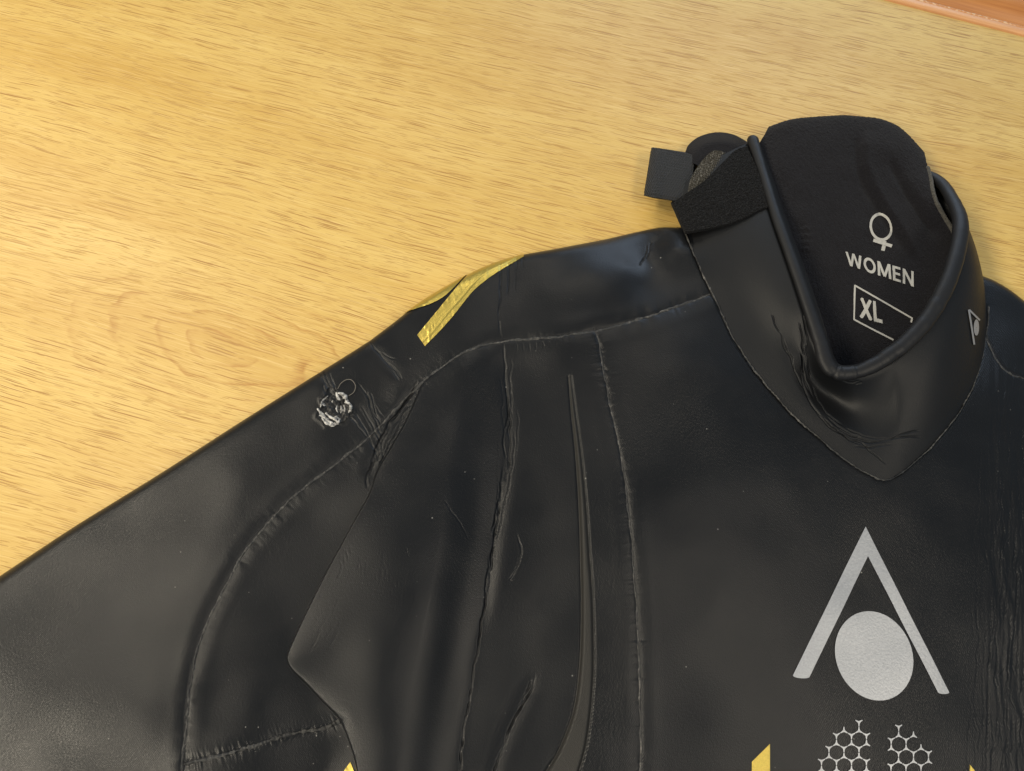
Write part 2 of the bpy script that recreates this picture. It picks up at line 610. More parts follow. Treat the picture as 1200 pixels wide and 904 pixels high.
def tube(path, rad, nseg=14, flat=1.0):
    """closed tube with round ends along a path (n,3); rad scalar or (n,)"""
    p = np.asarray(path, float)
    n = len(p)
    r = np.broadcast_to(np.asarray(rad, float), (n,)).copy()
    t = np.gradient(p, axis=0)
    t /= np.linalg.norm(t, axis=1, keepdims=True)
    up = np.array([0, 0, 1.0])
    rings = []
    nrm = np.cross(t, up)
    bad = np.linalg.norm(nrm, axis=1) < 1e-3
    nrm[bad] = (1, 0, 0)
    nrm /= np.linalg.norm(nrm, axis=1, keepdims=True)
    bn = np.cross(nrm, t)
    a = np.linspace(0, 2 * np.pi, nseg, endpoint=False)
    P = p[:, None] + r[:, None, None] * (np.cos(a)[None, :, None] * nrm[:, None] + flat * np.sin(a)[None, :, None] * bn[:, None])

    def cap(k, s):
        out = []
        for q in (0.35, 0.7, 0.92, 0.995):
            c = p[k] + s * t[k] * r[k] * q
            out.append(c + (P[k] - p[k]) * math.sqrt(1 - q * q))
        return np.array(out)
    P = np.concatenate([cap(0, -1)[::-1], P, cap(-1, 1)])
    return P.reshape(-1, 3), grid_faces(len(P), nseg, wrap=True)


def empty(name, loc=(0, 0, 0)):
    o = bpy.data.objects.new(name, None)
    o.location = loc
    o.empty_display_size = 0.05
    COL.objects.link(o)
    return o


# ------------------------------------------------------------------ the table
table = empty('table', (E0[0], E0[1], 0))
table.rotation_euler = (0, 0, GRAIN)
table['label'] = 'pale oak veneered table top with orange wooden edging'
table['category'] = 'table'


def profile_strip(name, prof, x0, x1, nx, mat, parent):
    """extrude a closed y-z profile along the table's x"""
    prof = np.asarray(prof, float)
    xs = np.linspace(x0, x1, nx)
    V = np.array([[(x, q[0], q[1]) for q in prof] for x in xs])
    F_ = grid_faces(nx, len(prof), wrap=True)
    o = mesh_obj(name, V.reshape(-1, 3), F_, mat, parent, smooth_shade=False)
    return o


X0, X1 = -1.6, 0.75
profile_strip('veneer_top', [(-0.0008, -0.024), (-0.0008, -0.0006), (-0.0016, 0.0), (-1.05, 0.0), (-1.05, -0.024)], X0, X1, 2, M['veneer'], table)
# pale bead of the edging, a thin gap away from the veneer, then the worn arris and the orange board
profile_strip('edging_bead', [(0.0, -0.024), (0.0, 0.0004), (0.0006, 0.0012), (0.0016, 0.0015), (0.0068, 0.0012), (0.0074, 0.0008), (0.0074, -0.024)],
              X0, X1, 2, M['lip_light'], table)
profile_strip('worn_edge', [(0.00745, -0.024), (0.00745, 0.0006), (0.0082, 0.0011), (0.0096, 0.0009), (0.0096, -0.024)], X0, X1, 2, M['lip_worn'], table)
profile_strip('edging_board', [(0.00965, -0.024), (0.00965, 0.0006), (0.05, -0.0005), (0.058, -0.004), (0.061, -0.012), (0.061, -0.024)],
              X0, X1, 2, M['lip_dark'], table)

# ------------------------------------------------------------------ the wetsuit: body surface
suit = empty('wetsuit', (0.05, -0.1, 0.0))
suit['label'] = "black neoprene women's wetsuit with torn shoulder, lying spread on the oak table"
suit['category'] = 'wetsuit'
SUIT_LOC = np.array([0.05, -0.1, 0.0])


def part(name, verts, faces, mat, parent=None, normals=None, **kw):
    v = np.asarray(verts, float).reshape(-1, 3) - SUIT_LOC
    o = mesh_obj(name, v, faces, mat, parent or suit, normals, **kw)
    return o


fx0, fx1, fy0, fy1, st = -0.385, 0.385, -0.285, 0.16, 0.00052
xs = np.concatenate([np.linspace(-0.56, fx0, 36)[:-1], np.arange(fx0, fx1, st), np.linspace(fx1, 0.50, 24)[1:]])
ys = np.concatenate([np.linspace(-0.47, fy0, 38)[:-1], np.arange(fy0, fy1, st)])
GX, GY = np.meshgrid(xs, ys)

base_ctrl = [
    # sleeve
    (-150, 800, 2.2), (-40, 720, 1.9), (0, 750, 2.4), (100, 690, 2.4), (100, 780, 2.4), (170, 830, 2.25), (-10, 835, 2.05), (100, 840, 2.1), (60, 872, 1.7), (130, 905, 1.55), (-45, 905, 1.3), (5, 935, 1.0), (60, 965, 0.75), (140, 960, 1.0), (-150, 930, 1.0), (-150, 1000, 0.6), (200, 610, 2.1), (180, 720, 2.35), (280, 560, 2.2), (240, 650, 2.35), (330, 510, 2.0), (380, 500, 1.95), (420, 440, 1.9), (450, 470, 1.65), (400, 560, 1.75),
    # underarm panel
    (260, 800, 1.9), (290, 700, 1.95), (340, 640, 1.8), (330, 740, 1.55), (300, 830, 1.8), (360, 830, 1.2), (300, 900, 1.7), (380, 900, 1.0), (250, 980, 1.6),
    (420, 700, 1.5), (450, 800, 1.6), (450, 950, 1.6),
    # shoulder
    (490, 400, 1.9), (530, 360, 2.1), (560, 330, 2.0), (600, 330, 1.85), (640, 340, 2.35), (690, 320, 2.45), (735, 315, 2.25), (768, 283, 1.35), (757, 306, 1.65), (750, 335, 2.2), (792, 292, 2.45), (806, 322, 2.35),
    (500, 470, 1.9), (540, 430, 2.2), (600, 430, 1.9), (650, 400, 2.45), (705, 385, 2.5), (770, 365, 2.5),
    # torso
    (520, 560, 2.0), (597, 500, 1.95), (592, 600, 1.95), (578, 700, 2.0), (560, 800, 1.9), (548, 904, 1.95), (540, 1000, 2.0),
    (640, 500, 2.15), (640, 600, 2.15), (640, 700, 2.2), (640, 820, 2.35), (640, 940, 2.5),
    (690, 460, 2.45), (700, 600, 2.65), (705, 760, 2.8), (710, 900, 2.9), (745, 500, 2.75), (750, 700, 2.85), (750, 880, 2.9),
    (800, 430, 2.9), (850, 540, 3.1), (830, 700, 3.2), (840, 860, 3.3), (950, 600, 3.2), (1015, 700, 3.3), (1020, 860, 3.5), (1020, 1000, 3.4),
    (1100, 560, 3.2), (1110, 700, 3.2), (1110, 880, 3.2), (1165, 470, 2.9), (1170, 600, 2.95), (1170, 760, 2.9), (1175, 900, 2.8),
    (1230, 600, 2.5), (1230, 900, 2.5), (1190, 400, 2.1), (1240, 480, 2.0), (1300, 800, 2.2), (1300, 1000, 2.2),
    # under the collar
    (880, 330, 2.2), (950, 400, 2.2), (1050, 450, 2.3), (1100, 400, 2.0), (1000, 250, 1.0), (1140, 380, 1.8),
]
bulge_ctrl = [
    (492, 440, 0), (520, 425, 0), (560, 380, 0), (600, 380, 0), (598, 460, 0), (597, 540, 0), (592, 620, 0), (580, 700, 0), (566, 800, 0), (552, 904, 0), (540, 1000, 0),
    (440, 470, 0), (420, 540, 0.3), (540, 470, 0.30), (500, 500, 0.6), (470, 540, 0.95), (440, 600, 1.5), (480, 620, 1.5), (530, 560, 0.8), (545, 650, 0.95),
    (400, 690, 2.0), (440, 700, 1.95), (490, 720, 1.7), (345, 770, 2.15), (400, 780, 2.1), (460, 800, 1.9), (520, 760, 1.25), (395, 850, 2.15), (460, 890, 1.85), (510, 870, 1.15),
    (430, 980, 1.9), (490, 1000, 1.3), (280, 780, 2.15), (300, 900, 2.2), (350, 650, 2.0),
]
lip = [(494, 436), (472, 486), (450, 525), (437, 548), (429, 576), (410, 612), (396, 639), (382, 665), (364, 701), (346, 738), (334, 766), (334, 777), (340, 788), (354, 802), (374, 824), (394, 846), (407, 878), (414, 906), (428, 1000), (450, 1060)]
outline = [(-260, 850), (-120, 752), (0, 672), (100, 607), (200, 545), (300, 481), (370, 437), (425, 402), (455, 380), (490, 354), (530, 330), (568, 310), (605, 297), (650, 289), (700, 278),
           (745, 266), (775, 261), (800, 263), (850, 255), (960, 250), (1080, 270), (1135, 306), (1150, 316), (1172, 326), (1200, 346), (1245, 390), (1320, 470),
           (1420, 700), (1450, 1250), (-260, 1250)]

Hb = tps(world_ctrl(base_ctrl))(GX, GY)
Bu = tps(world_ctrl([(a, b, c) for a, b, c in bulge_ctrl]))(GX, GY)
lipw = unproj(*np.array(catmull(lip, 120)).T, 0.033)[:, :2]
valley = [(600, 300), (600, 400), (597, 520), (590, 620), (580, 700), (564, 800), (549, 904), (530, 1060)]
valw = unproj(*np.array(catmull(valley, 60)).T, 0.02)[:, :2]
topw = unproj(np.array([540.0]), np.array([380.0]), 0.02)[:, :2]
torso_poly = np.vstack([lipw, valw[::-1], topw])
ins = inside(GX, GY, torso_poly)
sd = seg_dist(GX, GY, lipw)
q = np.clip(sd / 0.003, 0, 1)
q2 = np.clip(sd / 0.024, 0, 1)
prof = np.where(ins, 0.88 * np.clip(1 - (1 - q) ** 3, 0, 1) ** (1 / 3) + 0.12 * np.sqrt(np.clip(1 - (1 - q2) ** 2, 0, 1)), 0)
# the bulge runs out softly into the valley
dv = seg_dist(GX, GY, valw)
Bu = np.clip(Bu, 0, None) * smooth(dv / 0.040)
H = Hb + Bu * prof

out_w = unproj(*np.array(outline, float).T, 0.011)[:, :2]
out_s = np.vstack([catmull(out_w[:27], 260), out_w[27:]])
ins_o = inside(GX, GY, out_s)
do = seg_dist(GX, GY, np.vstack([out_s, out_s[:1]]))
ew = 0.016
q = np.clip(do / ew, 0, 1)
eprof = np.clip(1 - (1 - q) ** 2.6, 0, 1) ** (1 / 2.6)
H = np.where(ins_o, H * eprof, -0.003 - 3.0 * do)
H = np.maximum(H, -0.02)
H0 = H.copy()
PX, PY = proj(GX, GY, H0)

# ---- long soft undulations of the laid-out rubber
rs = np.random.default_rng(21)
und = np.zeros_like(H)
for k in range(14):
    th, fr, ph = rs.uniform(0, np.pi), rs.uniform(90, 230), rs.uniform(0, 6.28)
    und += np.sin((GX * math.cos(th) + GY * math.sin(th)) * fr + ph) * (110 / fr)
H += np.where(ins_o, eprof, 0) * 0.00006 * und

# ---- creases and grooves, laid along curves on the surface
JX = PX + 1.7 * vnoise(PX / 13, PY / 13, 11) + 0.55 * vnoise(PX / 5, PY / 5, 12)
JY = PY + 1.7 * vnoise(PX / 13, PY / 13, 13) + 0.55 * vnoise(PX / 5, PY / 5, 14)


def groove(pts, width=1.4, depth=0.9, lips=0.45, jitter=True, taper=True, soft=0.0):
    """crease of a given width (photo pixels, about 0.6 mm) and depth (mm)"""
    c = catmull(pts, max(8, int(sum(math.hypot(b[0] - a[0], b[1] - a[1]) for a, b in zip(pts[:-1], pts[1:])) / 6)))
    mgn = width * 6 + 8
    m = (PX > c[:, 0].min() - mgn) & (PX < c[:, 0].max() + mgn) & (PY > c[:, 1].min() - mgn) & (PY < c[:, 1].max() + mgn) & ins_o
    if not m.any():
        return
    x, y = (JX[m], JY[m]) if jitter else (PX[m], PY[m])
    d, s = seg_dist_s(x, y, c)
    fade = smooth(s / 0.18) * smooth((1 - s) / 0.18) if taper else 1.0
    if jitter:
        fade = fade * (0.75 + 0.45 * vnoise(s * len(c) * 0.7 + len(pts) * 3.7, s * 0 + c[0, 0], 21))
    if jitter:
        width = width * 0.55
    v = -np.exp(-(d / width) ** 1.3) + 0.22 * lips * np.exp(-((d - 2.4 * width) / (1.5 * width)) ** 2)
    H[m] += v * fade * depth * 0.001


# bundle of creases where the sleeve meets the torso, below the gold stripe
groove([(492, 441), (470, 478), (452, 505), (440, 530)], 1.6, 1.3)
groove([(488, 452), (468, 480), (446, 512), (434, 545)], 1.5, 1.2)
groove([(482, 470), (462, 500), (448, 530)], 1.4, 1.0)
groove([(478, 478), (466, 503), (450, 535), (441, 552)], 1.3, 0.9)
groove([(437, 470), (452, 492)], 1.0, 0.4)
groove([(429, 396), (447, 418), (462, 432), (471, 446)], 1.5, 1.1)
groove([(447, 414), (458, 419), (466, 421)], 1.0, 0.5)
groove([(452, 428), (462, 437), (468, 447)], 1.1, 0.6)
for p in ([(368, 436), (379, 447), (388, 462)], [(376, 433), (383, 445), (391, 463)], [(387, 437), (391, 450), (394, 462)],
          [(379, 452), (383, 463)]):
    groove(p, 1.1, 0.9)
for p in ([(412, 480), (425, 497), (434, 515), (443, 535)], [(408, 486), (420, 500), (432, 513)], [(421, 474), (432, 490), (440, 505), (448, 520)],
          [(428, 455), (433, 475), (440, 492), (447, 512)], [(418, 448), (430, 465), (437, 480), (445, 497)], [(432, 458), (440, 480), (447, 503)],
          [(430, 512), (437, 524), (444, 541)], [(440, 505), (447, 520), (449, 538)]):
    groove(p, 1.1, 0.85)
groove([(447, 525), (437, 542), (431, 557), (429, 575)], 1.8, 1.6)
# deep creases along the valley beside the torso bulge
vl = catmull([(590, 395), (592, 440), (595, 490), (593, 540), (587, 590), (580, 630), (572, 690)], 100)
for i0, i1, o_, w_, d_ in ((0, 30, 0, 1.3, 0.9), (22, 60, 2, 1.5, 1.3), (48, 99, -1, 1.5, 1.4), (8, 34, 6, 1.1, 0.6), (36, 66, 7, 1.1, 0.7), (60, 84, 4, 1.1, 0.8), (14, 44, -5, 1.0, 0.5), (52, 80, -5, 1.0, 0.5),
                           (28, 50, 11, 0.9, 0.3), (40, 58, -9, 0.9, 0.25)):
    seg_ = vl[i0:i1:4]
    groove([(p[0] + o_ + 2.5 * (k / len(seg_) - 0.5) * (1 if o_ < 3 else -1), p[1]) for k, p in enumerate(seg_)], w_, d_)
groove([(601, 455), (597, 480), (590, 515), (592, 540)], 1.2, 1.1)
groove([(588, 560), (583, 595), (576, 625)], 1.3, 1.3)
groove([(586, 300), (588, 330), (584, 365), (588, 400)], 1.2, 0.8)
groove([(594, 303), (597, 325), (594, 350)], 1.0, 0.6)
groove([(606, 299), (605, 320), (604, 345)], 1.0, 0.6)
groove([(612, 297), (614, 315)], 0.9, 0.4)
groove([(575, 640), (570, 690), (564, 730), (556, 780), (548, 830), (541, 880), (537, 940)], 1.3, 1.5, lips=0.6)
groove([(604, 622), (610, 645), (606, 665), (596, 681)], 1.1, 0.9)
groove([(596, 676), (601, 682)], 1.0, 0.6)
groove([(627, 790), (620, 812), (608, 832), (598, 852), (588, 880), (578, 910), (572, 940)], 1.6, 1.6)
groove([(622, 795), (615, 815), (606, 830)], 1.2, 1.0)
groove([(518, 585), (530, 602), (542, 618), (550, 635)], 0.9, 0.4)
groove([(475, 640), (479, 652)], 0.9, 0.5)
# fine rubbed creases on the flank of the bulge
r4 = random.Random(11)
for i in range(14):
    x, y = r4.uniform(392, 450), r4.uniform(636, 660)
    groove([(x, y), (x + r4.uniform(-1, 3), y + 9), (x + r4.uniform(-2, 2), y + r4.uniform(12, 24))], 0.8, r4.uniform(0.08, 0.2), lips=0.2)
for i in range(12):
    x, y = r4.uniform(362, 392), r4.uniform(650, 770)
    ln = r4.uniform(18, 50)
    groove([(x, y), (x + 0.25 * ln, y - 0.5 * ln), (x + 0.55 * ln, y - ln)], 0.8, r4.uniform(0.06, 0.16), lips=0.2)
# shoulder dimple beside the collar
groove([(762, 292), (757, 305)], 1.0, 0.7)
# wrinkled strip at the right-hand edge of the chest
r2 = random.Random(5)
for k in range(22):
    x = 1150 + 110 * (k / 22) ** 0.85 * 0.75 + r2.uniform(-2, 2)
    y = r2.uniform(395, 560)
    while y < 960:
        ln = r2.uniform(60, 170)
        pts = [(x + r2.uniform(-3, 3) - (t * ln + y - 420) * 0.035, y + t * ln) for t in (0, .25, .5, .75, 1)]
        groove(pts, r2.uniform(0.8, 1.3), r2.uniform(0.14, 0.5) * (0.5 + 0.5 * min(1, (x - 1145) / 25)), lips=0.5)
        y += ln + r2.uniform(-20, 40)
# soft relief beneath the hairlines
groove([(590, 392), (592, 440), (595, 490), (593, 540), (587, 590), (580, 630), (572, 690), (560, 760)], 6.5, 1.2, lips=0.5, jitter=False)
groove([(490, 442), (470, 478), (450, 510), (436, 545), (430, 570)], 6.0, 1.3, lips=0.8, jitter=False)
groove([(628, 786), (615, 815), (600, 848), (585, 885), (574, 930)], 5.0, 0.5, lips=0.5, jitter=False)
groove([(428, 394), (450, 420), (470, 447)], 4.0, 0.6, lips=0.6, jitter=False)
groove([(372, 434), (384, 452), (392, 466)], 5.0, 0.5, lips=0.6, jitter=False)
groove([(414, 470), (430, 495), (444, 530)], 6.0, 0.6, lips=0.8, jitter=False)
rw = smooth((PX - 1138) / 40) * smooth((PY - 395) / 60) * np.where(ins_o, 1, 0)
H += rw * 0.0003 * (vnoise(PX / 6.5 + 1.2 * vnoise(PX / 40, PY / 45, 121), PY / 85, 122) + 0.5 * vnoise(PX / 3.4 + vnoise(PX / 30, PY / 30, 123), PY / 45, 124))
groove([(759, 288), (755, 300), (750, 312)], 1.2, 0.8)
groove([(764, 284), (760, 296)], 1.0, 0.6)
# short pulls across the shoulder seam
for k in range(10):
    x = 604 + k * 7.5
    groove([(x, 399 - k * 1.2), (x + 1.5, 407 - k * 1.2), (x + 2, 414 - k)], 0.9, 0.35)

SEAMS = {
    'shoulder': [(832, 345), (800, 357), (765, 369), (735, 378), (705, 386), (670, 392), (630, 397), (595, 399), (570, 404), (545, 413), (520, 428), (496, 447), (470, 473), (448, 497), (430, 515),
                 (400, 538), (370, 561), (342, 583), (312, 615), (285, 650), (262, 690), (243, 728), (230, 768), (221, 815), (217, 860), (213, 905), (210, 960), (206, 1050)],
    'underarm': [(215, 896), (240, 890), (270, 882), (300, 874), (330, 864), (355, 858), (378, 854), (398, 846)],
    'princess': [(697, 386), (703, 405), (709, 440), (716, 480), (726, 525), (734, 575), (739, 620), (744, 680), (748, 740), (750, 800), (751, 860), (750, 905), (748, 960), (745, 1050)],
    'collar': [(787, 246), (798, 262), (808, 285), (820, 315), (835, 347), (858, 395), (884, 434), (920, 478), (955, 510), (985, 535), (1010, 552), (1036, 563), (1056, 554), (1090, 525), (1118, 492), (1138, 458), (1150, 422), (1156, 385), (1157, 360)],
    'far_shoulder': [(1155, 395), (1168, 420), (1182, 436), (1205, 446), (1260, 470)],
}
for nm, p in SEAMS.items():
    groove(p, 1.7, 0.55 if nm != 'collar' else 0.35, lips=0.12, jitter=False, taper=False)

# the rubber puckers where it is sewn
for nm in ('shoulder', 'underarm', 'princess'):
    c = catmull(SEAMS[nm], 160)
    m = (PX > c[:, 0].min() - 30) & (PX < c[:, 0].max() + 30) & (PY > c[:, 1].min() - 30) & (PY < c[:, 1].max() + 30) & ins_o
    d, s_ = seg_dist_s(PX[m], PY[m], c)
    s_ = s_ * len(c)
    H[m] += 0.00022 * np.exp(-(d / 11) ** 2) * (vnoise(s_ * 0.75, d * 0.05, 101) + 0.6 * vnoise(s_ * 1.9, d * 0.05, 102)) * np.clip(d / 2.0, 0, 1)
    H[m] += -0.00035 * np.exp(-(d / 6) ** 2) + 0.00018 * np.exp(-((d - 15) / 8) ** 2)

# tapered welt: two grooves with a raised strip between
weltL = [(666, 441), (669, 480), (674, 530), (678, 590), (680, 650), (681, 720), (679, 780), (672, 832), (656, 876), (640, 904), (610, 950)]
weltR = [(669, 441), (674, 480), (681, 530), (687, 590), (691, 650), (695, 710), (696, 780), (693, 830), (688, 868), (682, 893), (664, 950)]
groove(weltL, 1.1, 1.0, lips=0.2, jitter=False, taper=False)
groove(weltR, 1.1, 0.9, lips=0.2, jitter=False, taper=False)
wpoly = np.vstack([catmull(weltL, 80), catmull(weltR, 80)[::-1]])
mb = (PX > 600) & (PX < 705) & (PY > 430) & (PY < 960)
wi = np.zeros(PX.shape, bool)
wi[mb] = inside(PX[mb], PY[mb], wpoly)
wd = np.zeros(PX.shape)
wd[mb] = seg_dist(PX[mb], PY[mb], np.vstack([wpoly, wpoly[:1]]))
H += np.where(wi, 0.0012 * smooth(wd / 5.0), 0)

# the tear on the sleeve: a ragged crater
TX, TY = 391.0, 479.0
ang = np.arctan2(PY - TY, PX - TX)
rad = np.hypot((PX - TX) * 1.05, (PY - TY) * 0.92) / (19.0 + 3.2 * np.sin(3 * ang + 0.6) + 2.2 * np.sin(7 * ang + 1.0))
near_t = rad < 2.2
H[near_t] += (np.where(rad < 1, -0.0011 * smooth((1 - rad) * 2.6), 0) + 0.0004 * np.exp(-((rad - 1.04) / 0.12) ** 2))[near_t]
H[near_t] += (np.where(rad < 1.0, 1, 0) * (0.0005 * vnoise(PX / 3.2, PY / 3.2, 31) + 0.0003 * vnoise(PX / 1.6, PY / 1.6, 32)))[near_t]


def sample(F_, x, y):
    i = np.clip(np.searchsorted(xs, x) - 1, 0, len(xs) - 2)
    j = np.clip(np.searchsorted(ys, y) - 1, 0, len(ys) - 2)
    fx = np.clip((x - xs[i]) / (xs[i + 1] - xs[i]), 0, 1)
    fy = np.clip((y - ys[j]) / (ys[j + 1] - ys[j]), 0, 1)
    if F_.ndim == 3:
        fx, fy = fx[..., None], fy[..., None]
    return (F_[j, i] * (1 - fx) + F_[j, i + 1] * fx) * (1 - fy) + (F_[j + 1, i] * (1 - fx) + F_[j + 1, i + 1] * fx) * fy


gy_, gx_ = np.gradient(H, ys, xs)
NRM = np.stack([-gx_, -gy_, np.ones_like(H)], -1)
NRM /= np.linalg.norm(NRM, axis=-1, keepdims=True)


def on_body(px, py, off=0.0004, zfix=None):
    """place photograph pixels on the body surface"""
    px, py = np.asarray(px, float), np.asarray(py, float)
    z = np.full(px.shape, 0.024 if zfix is None else zfix)
    if zfix is None:
        for _ in range(22):
            p = unproj(px, py, z)
            z = 0.5 * z + 0.5 * np.clip(sample(H0, p[..., 0], p[..., 1]), 0.002, 0.06)
    p = unproj(px, py, z)
    n = sample(NRM, p[..., 0], p[..., 1])
    n = n / np.linalg.norm(n, axis=-1, keepdims=True)
    p[..., 2] = sample(H, p[..., 0], p[..., 1])
    return p + n * off


# ---- split the surface into its sewn panels
FX = 0.25 * (PX[:-1, :-1] + PX[1:, :-1] + PX[:-1, 1:] + PX[1:, 1:])
FY = 0.25 * (PY[:-1, :-1] + PY[1:, :-1] + PY[:-1, 1:] + PY[1:, 1:])
Zmax = np.maximum(np.maximum(H[:-1, :-1], H[1:, :-1]), np.maximum(H[:-1, 1:], H[1:, 1:]))
keep = Zmax > -0.0025
neck_hole = [(830, 262), (870, 330), (900, 400), (950, 470), (1000, 515), (1040, 535), (1085, 495), (1120, 440), (1135, 385), (1120, 300), (1000, 180), (860, 180)]
keep &= ~inside(FX, FY, neck_hole)
S1 = catmull(SEAMS['shoulder'], 200).tolist()
sleeve_poly = S1 + [(-900, 1300), (-900, -200), (900, -200), (836, 345)]
is_sleeve = inside(FX, FY, sleeve_poly)
S2 = catmull(SEAMS['princess'], 120).tolist()
side_poly = S2[::-1] + S1[24:][:60] + [(496, 440)] + lip + [(480, 1300), (745, 1300)]
cut = [p for p in S1 if p[0] < 697]
lipc = catmull(lip, 120).tolist()
jt = min(range(len(cut)), key=lambda k: (cut[k][0] - 470) ** 2 + (cut[k][1] - 473) ** 2)
side_poly = S2[::-1] + cut[:jt] + [p for p in lipc if p[1] > 476] + [(450, 1300), (745, 1300)]
is_side = inside(FX, FY, side_poly) & ~is_sleeve
under_poly = cut[jt:] + [(206, 1300), (450, 1300)] + [p for p in lipc if p[1] > 476][::-1]
is_under = inside(FX, FY, under_poly) & ~is_sleeve & ~is_side
FS = catmull(SEAMS['far_shoulder'], 40).tolist()
is_far = inside(FX, FY, FS + [(1900, 500), (1900, -100), (1000, -100), (1110, 380)]) & ~is_sleeve & (FX > 1000)
is_sleeve &= ~is_far
wf = inside(FX, FY, wpoly)
lab = np.full(FX.shape, 4)
lab[is_sleeve] = 1
lab[is_under] = 2
lab[is_side] = 3
lab[is_far] = 5
lab[wf & is_side] = 6
lab[~keep] = 0
nc = len(xs)
jj, ii = np.mgrid[0:len(ys) - 1, 0:nc - 1]
allf = np.stack([jj * nc + ii, jj * nc + ii + 1, (jj + 1) * nc + ii + 1, (jj + 1) * nc + ii], -1)
VV = np.stack([GX, GY, H], -1).reshape(-1, 3)
NN = NRM.reshape(-1, 3)
PANELS = {1: ('sleeve', 'rubber'), 2: ('underarm_panel', 'rubber'), 3: ('side_panel', 'rubber'), 4: ('chest_panel', 'rubber'),
          5: ('shoulder_panel', 'rubber'), 6: ('welt', 'welt')}
panel = {}
for k, (nm, mt) in PANELS.items():
    f = allf[lab == k]
    if not len(f):
        continue
    used, inv = np.unique(f.ravel(), return_inverse=True)
    panel[nm] = part(nm, VV[used], inv.reshape(-1, 4), M[mt], panel.get('side_panel') if nm == 'welt' else None, NN[used])


# ---- sewn seams: a low irregular ridge in each groove
def seam(pts, width, height, off=-0.0002, pitch=5.0, amp=0.35, surf=None):
    n = int(sum(math.hypot(b[0] - a[0], b[1] - a[1]) for a, b in zip(pts[:-1], pts[1:])) / 0.8)
    c = catmull(pts, n)
    t = np.gradient(c, axis=0)
    t /= np.linalg.norm(t, axis=1, keepdims=True)
    nr = np.stack([-t[:, 1], t[:, 0]], 1)
    s = np.arange(n) * 0.8
    w = width * (1 + amp * vnoise(s / pitch, s * 0, 41) + 0.25 * vnoise(s / 1.8, s * 0, 42))
    wob = 0.7 * vnoise(s / 14, s * 0 + 9, 43) + 0.35 * vnoise(s / 4, s * 0 + 2, 44)
    rows = []
    for a in (-1, -0.5, 0, 0.5, 1):
        q_ = c + nr * (wob + a * w)[:, None]
        if surf is None:
            p = on_body(q_[:, 0], q_[:, 1], off)
        else:
            p = surf(q_[:, 0], q_[:, 1], off)
        p[:, 2] += height * (1 - a * a) * (1 + 0.5 * vnoise(s / 2.2, s * 0, 45))
        rows.append(p)
    P = np.stack(rows, 1)
    return part('seam', P.reshape(-1, 3), grid_faces(n, 5), M['seam'])


seam(SEAMS['shoulder'], 1.3, 0.0007)
seam(SEAMS['underarm'], 2.1, 0.0010, amp=0.5, pitch=4.0)
seam(SEAMS['princess'], 1.0, 0.0006)
seam(SEAMS['far_shoulder'], 1.2, 0.0006)


# ---- flat prints on the body
def ribbon(name, left, right, mat, nl, nw, off=0.00035, zfix=None, parent=None):
    l, r = catmull(left, nl), catmull(right, nl)
    t = np.linspace(0, 1, nw)[None, :, None]
    q_ = l[:, None] * (1 - t) + r[:, None] * t
    P = on_body(q_[..., 0], q_[..., 1], off, zfix)
    # cracks across the print and a long fold in it
    ii_, jj_ = np.mgrid[0:nl, 0:nw]
    P[..., 2] += 0.00030 * np.clip(vnoise(ii_ / 2.2 + 0.25 * jj_, jj_ / 9.0, 91), 0, 1) ** 2 + 0.0003 * np.exp(-((jj_ - 0.62 * nw - 0.8 * np.sin(ii_ / 9.0)) / 0.8) ** 2)
    return part(name, P.reshape(-1, 3), grid_faces(nl, nw), mat, parent)


def zx(x, y):
    return 780 + x / 2.857, 590 + y / 2.857


# chevron: two arms that meet on the centre line
def lin(a, b, n):
    t = np.linspace(0, 1, n)[:, None]
    return np.asarray(a, float) * (1 - t) + np.asarray(b, float) * t


chev = []
for outer, inner in (((zx(668.5, 78), zx(425, 577)), (zx(677, 177), zx(480, 583))), ((zx(668.5, 78), zx(948, 633)), (zx(677, 177), zx(910, 633)))):
    l, r = lin(*outer, 90), lin(*inner, 90)
    # round the foot a little
    t = np.linspace(0, 1, 10)[None, :, None]
    g = l[:, None] * (1 - t) + r[:, None] * t
    foot = g[-1].copy()
    bow = np.sin(np.linspace(0, np.pi, 10)) ** 0.5
    ext = (g[-1] - g[-2])
    ext = ext / np.linalg.norm(ext, axis=1, keepdims=True)
    g = np.concatenate([g, (foot + ext * (bow * 2.2)[:, None])[None]])
    chev.append(g)
logoV, logoF, o_ = [], [], 0
for g in chev:
    P = on_body(g[..., 0], g[..., 1], 0.00045)
    logoV.append(P.reshape(-1, 3))
    logoF.append(grid_faces(g.shape[0], g.shape[1]) + o_)
    o_ += len(logoV[-1])
emblem = part('chevron_emblem', np.vstack(logoV), np.vstack(logoF), M['silver'])
emblem['label'] = 'large silver chevron printed on the chest'

# ellipse of the emblem (elongated by the slant of the view)
sx_, sy_, sxy = 45.7, 52.3, 6.2
Lc = np.linalg.cholesky(np.array([[sx_ ** 2, sxy * sy_], [sxy * sy_, sy_ ** 2]]))
rr_ = np.linspace(0.0005, 1, 26)
aa = np.linspace(0, 2 * np.pi, 96, endpoint=False)
uv = np.stack([np.outer(rr_, np.cos(aa)), np.outer(rr_, np.sin(aa))], -1) @ Lc.T + np.array(zx(697, 511))
P = on_body(uv[..., 0], uv[..., 1], 0.00045)
Vd = P.reshape(-1, 3)
fd = grid_faces(26, 96, wrap=True)
cen = Vd[:96].mean(0)
Vd = np.vstack([Vd, cen])
tri = np.array([[len(Vd) - 1, k, (k + 1) % 96, (k + 1) % 96] for k in range(96)])
me_faces = fd
disc = part('emblem_disc', Vd[:-1], me_faces, M['silver'])
disc['label'] = 'silver disc printed below the chevron'


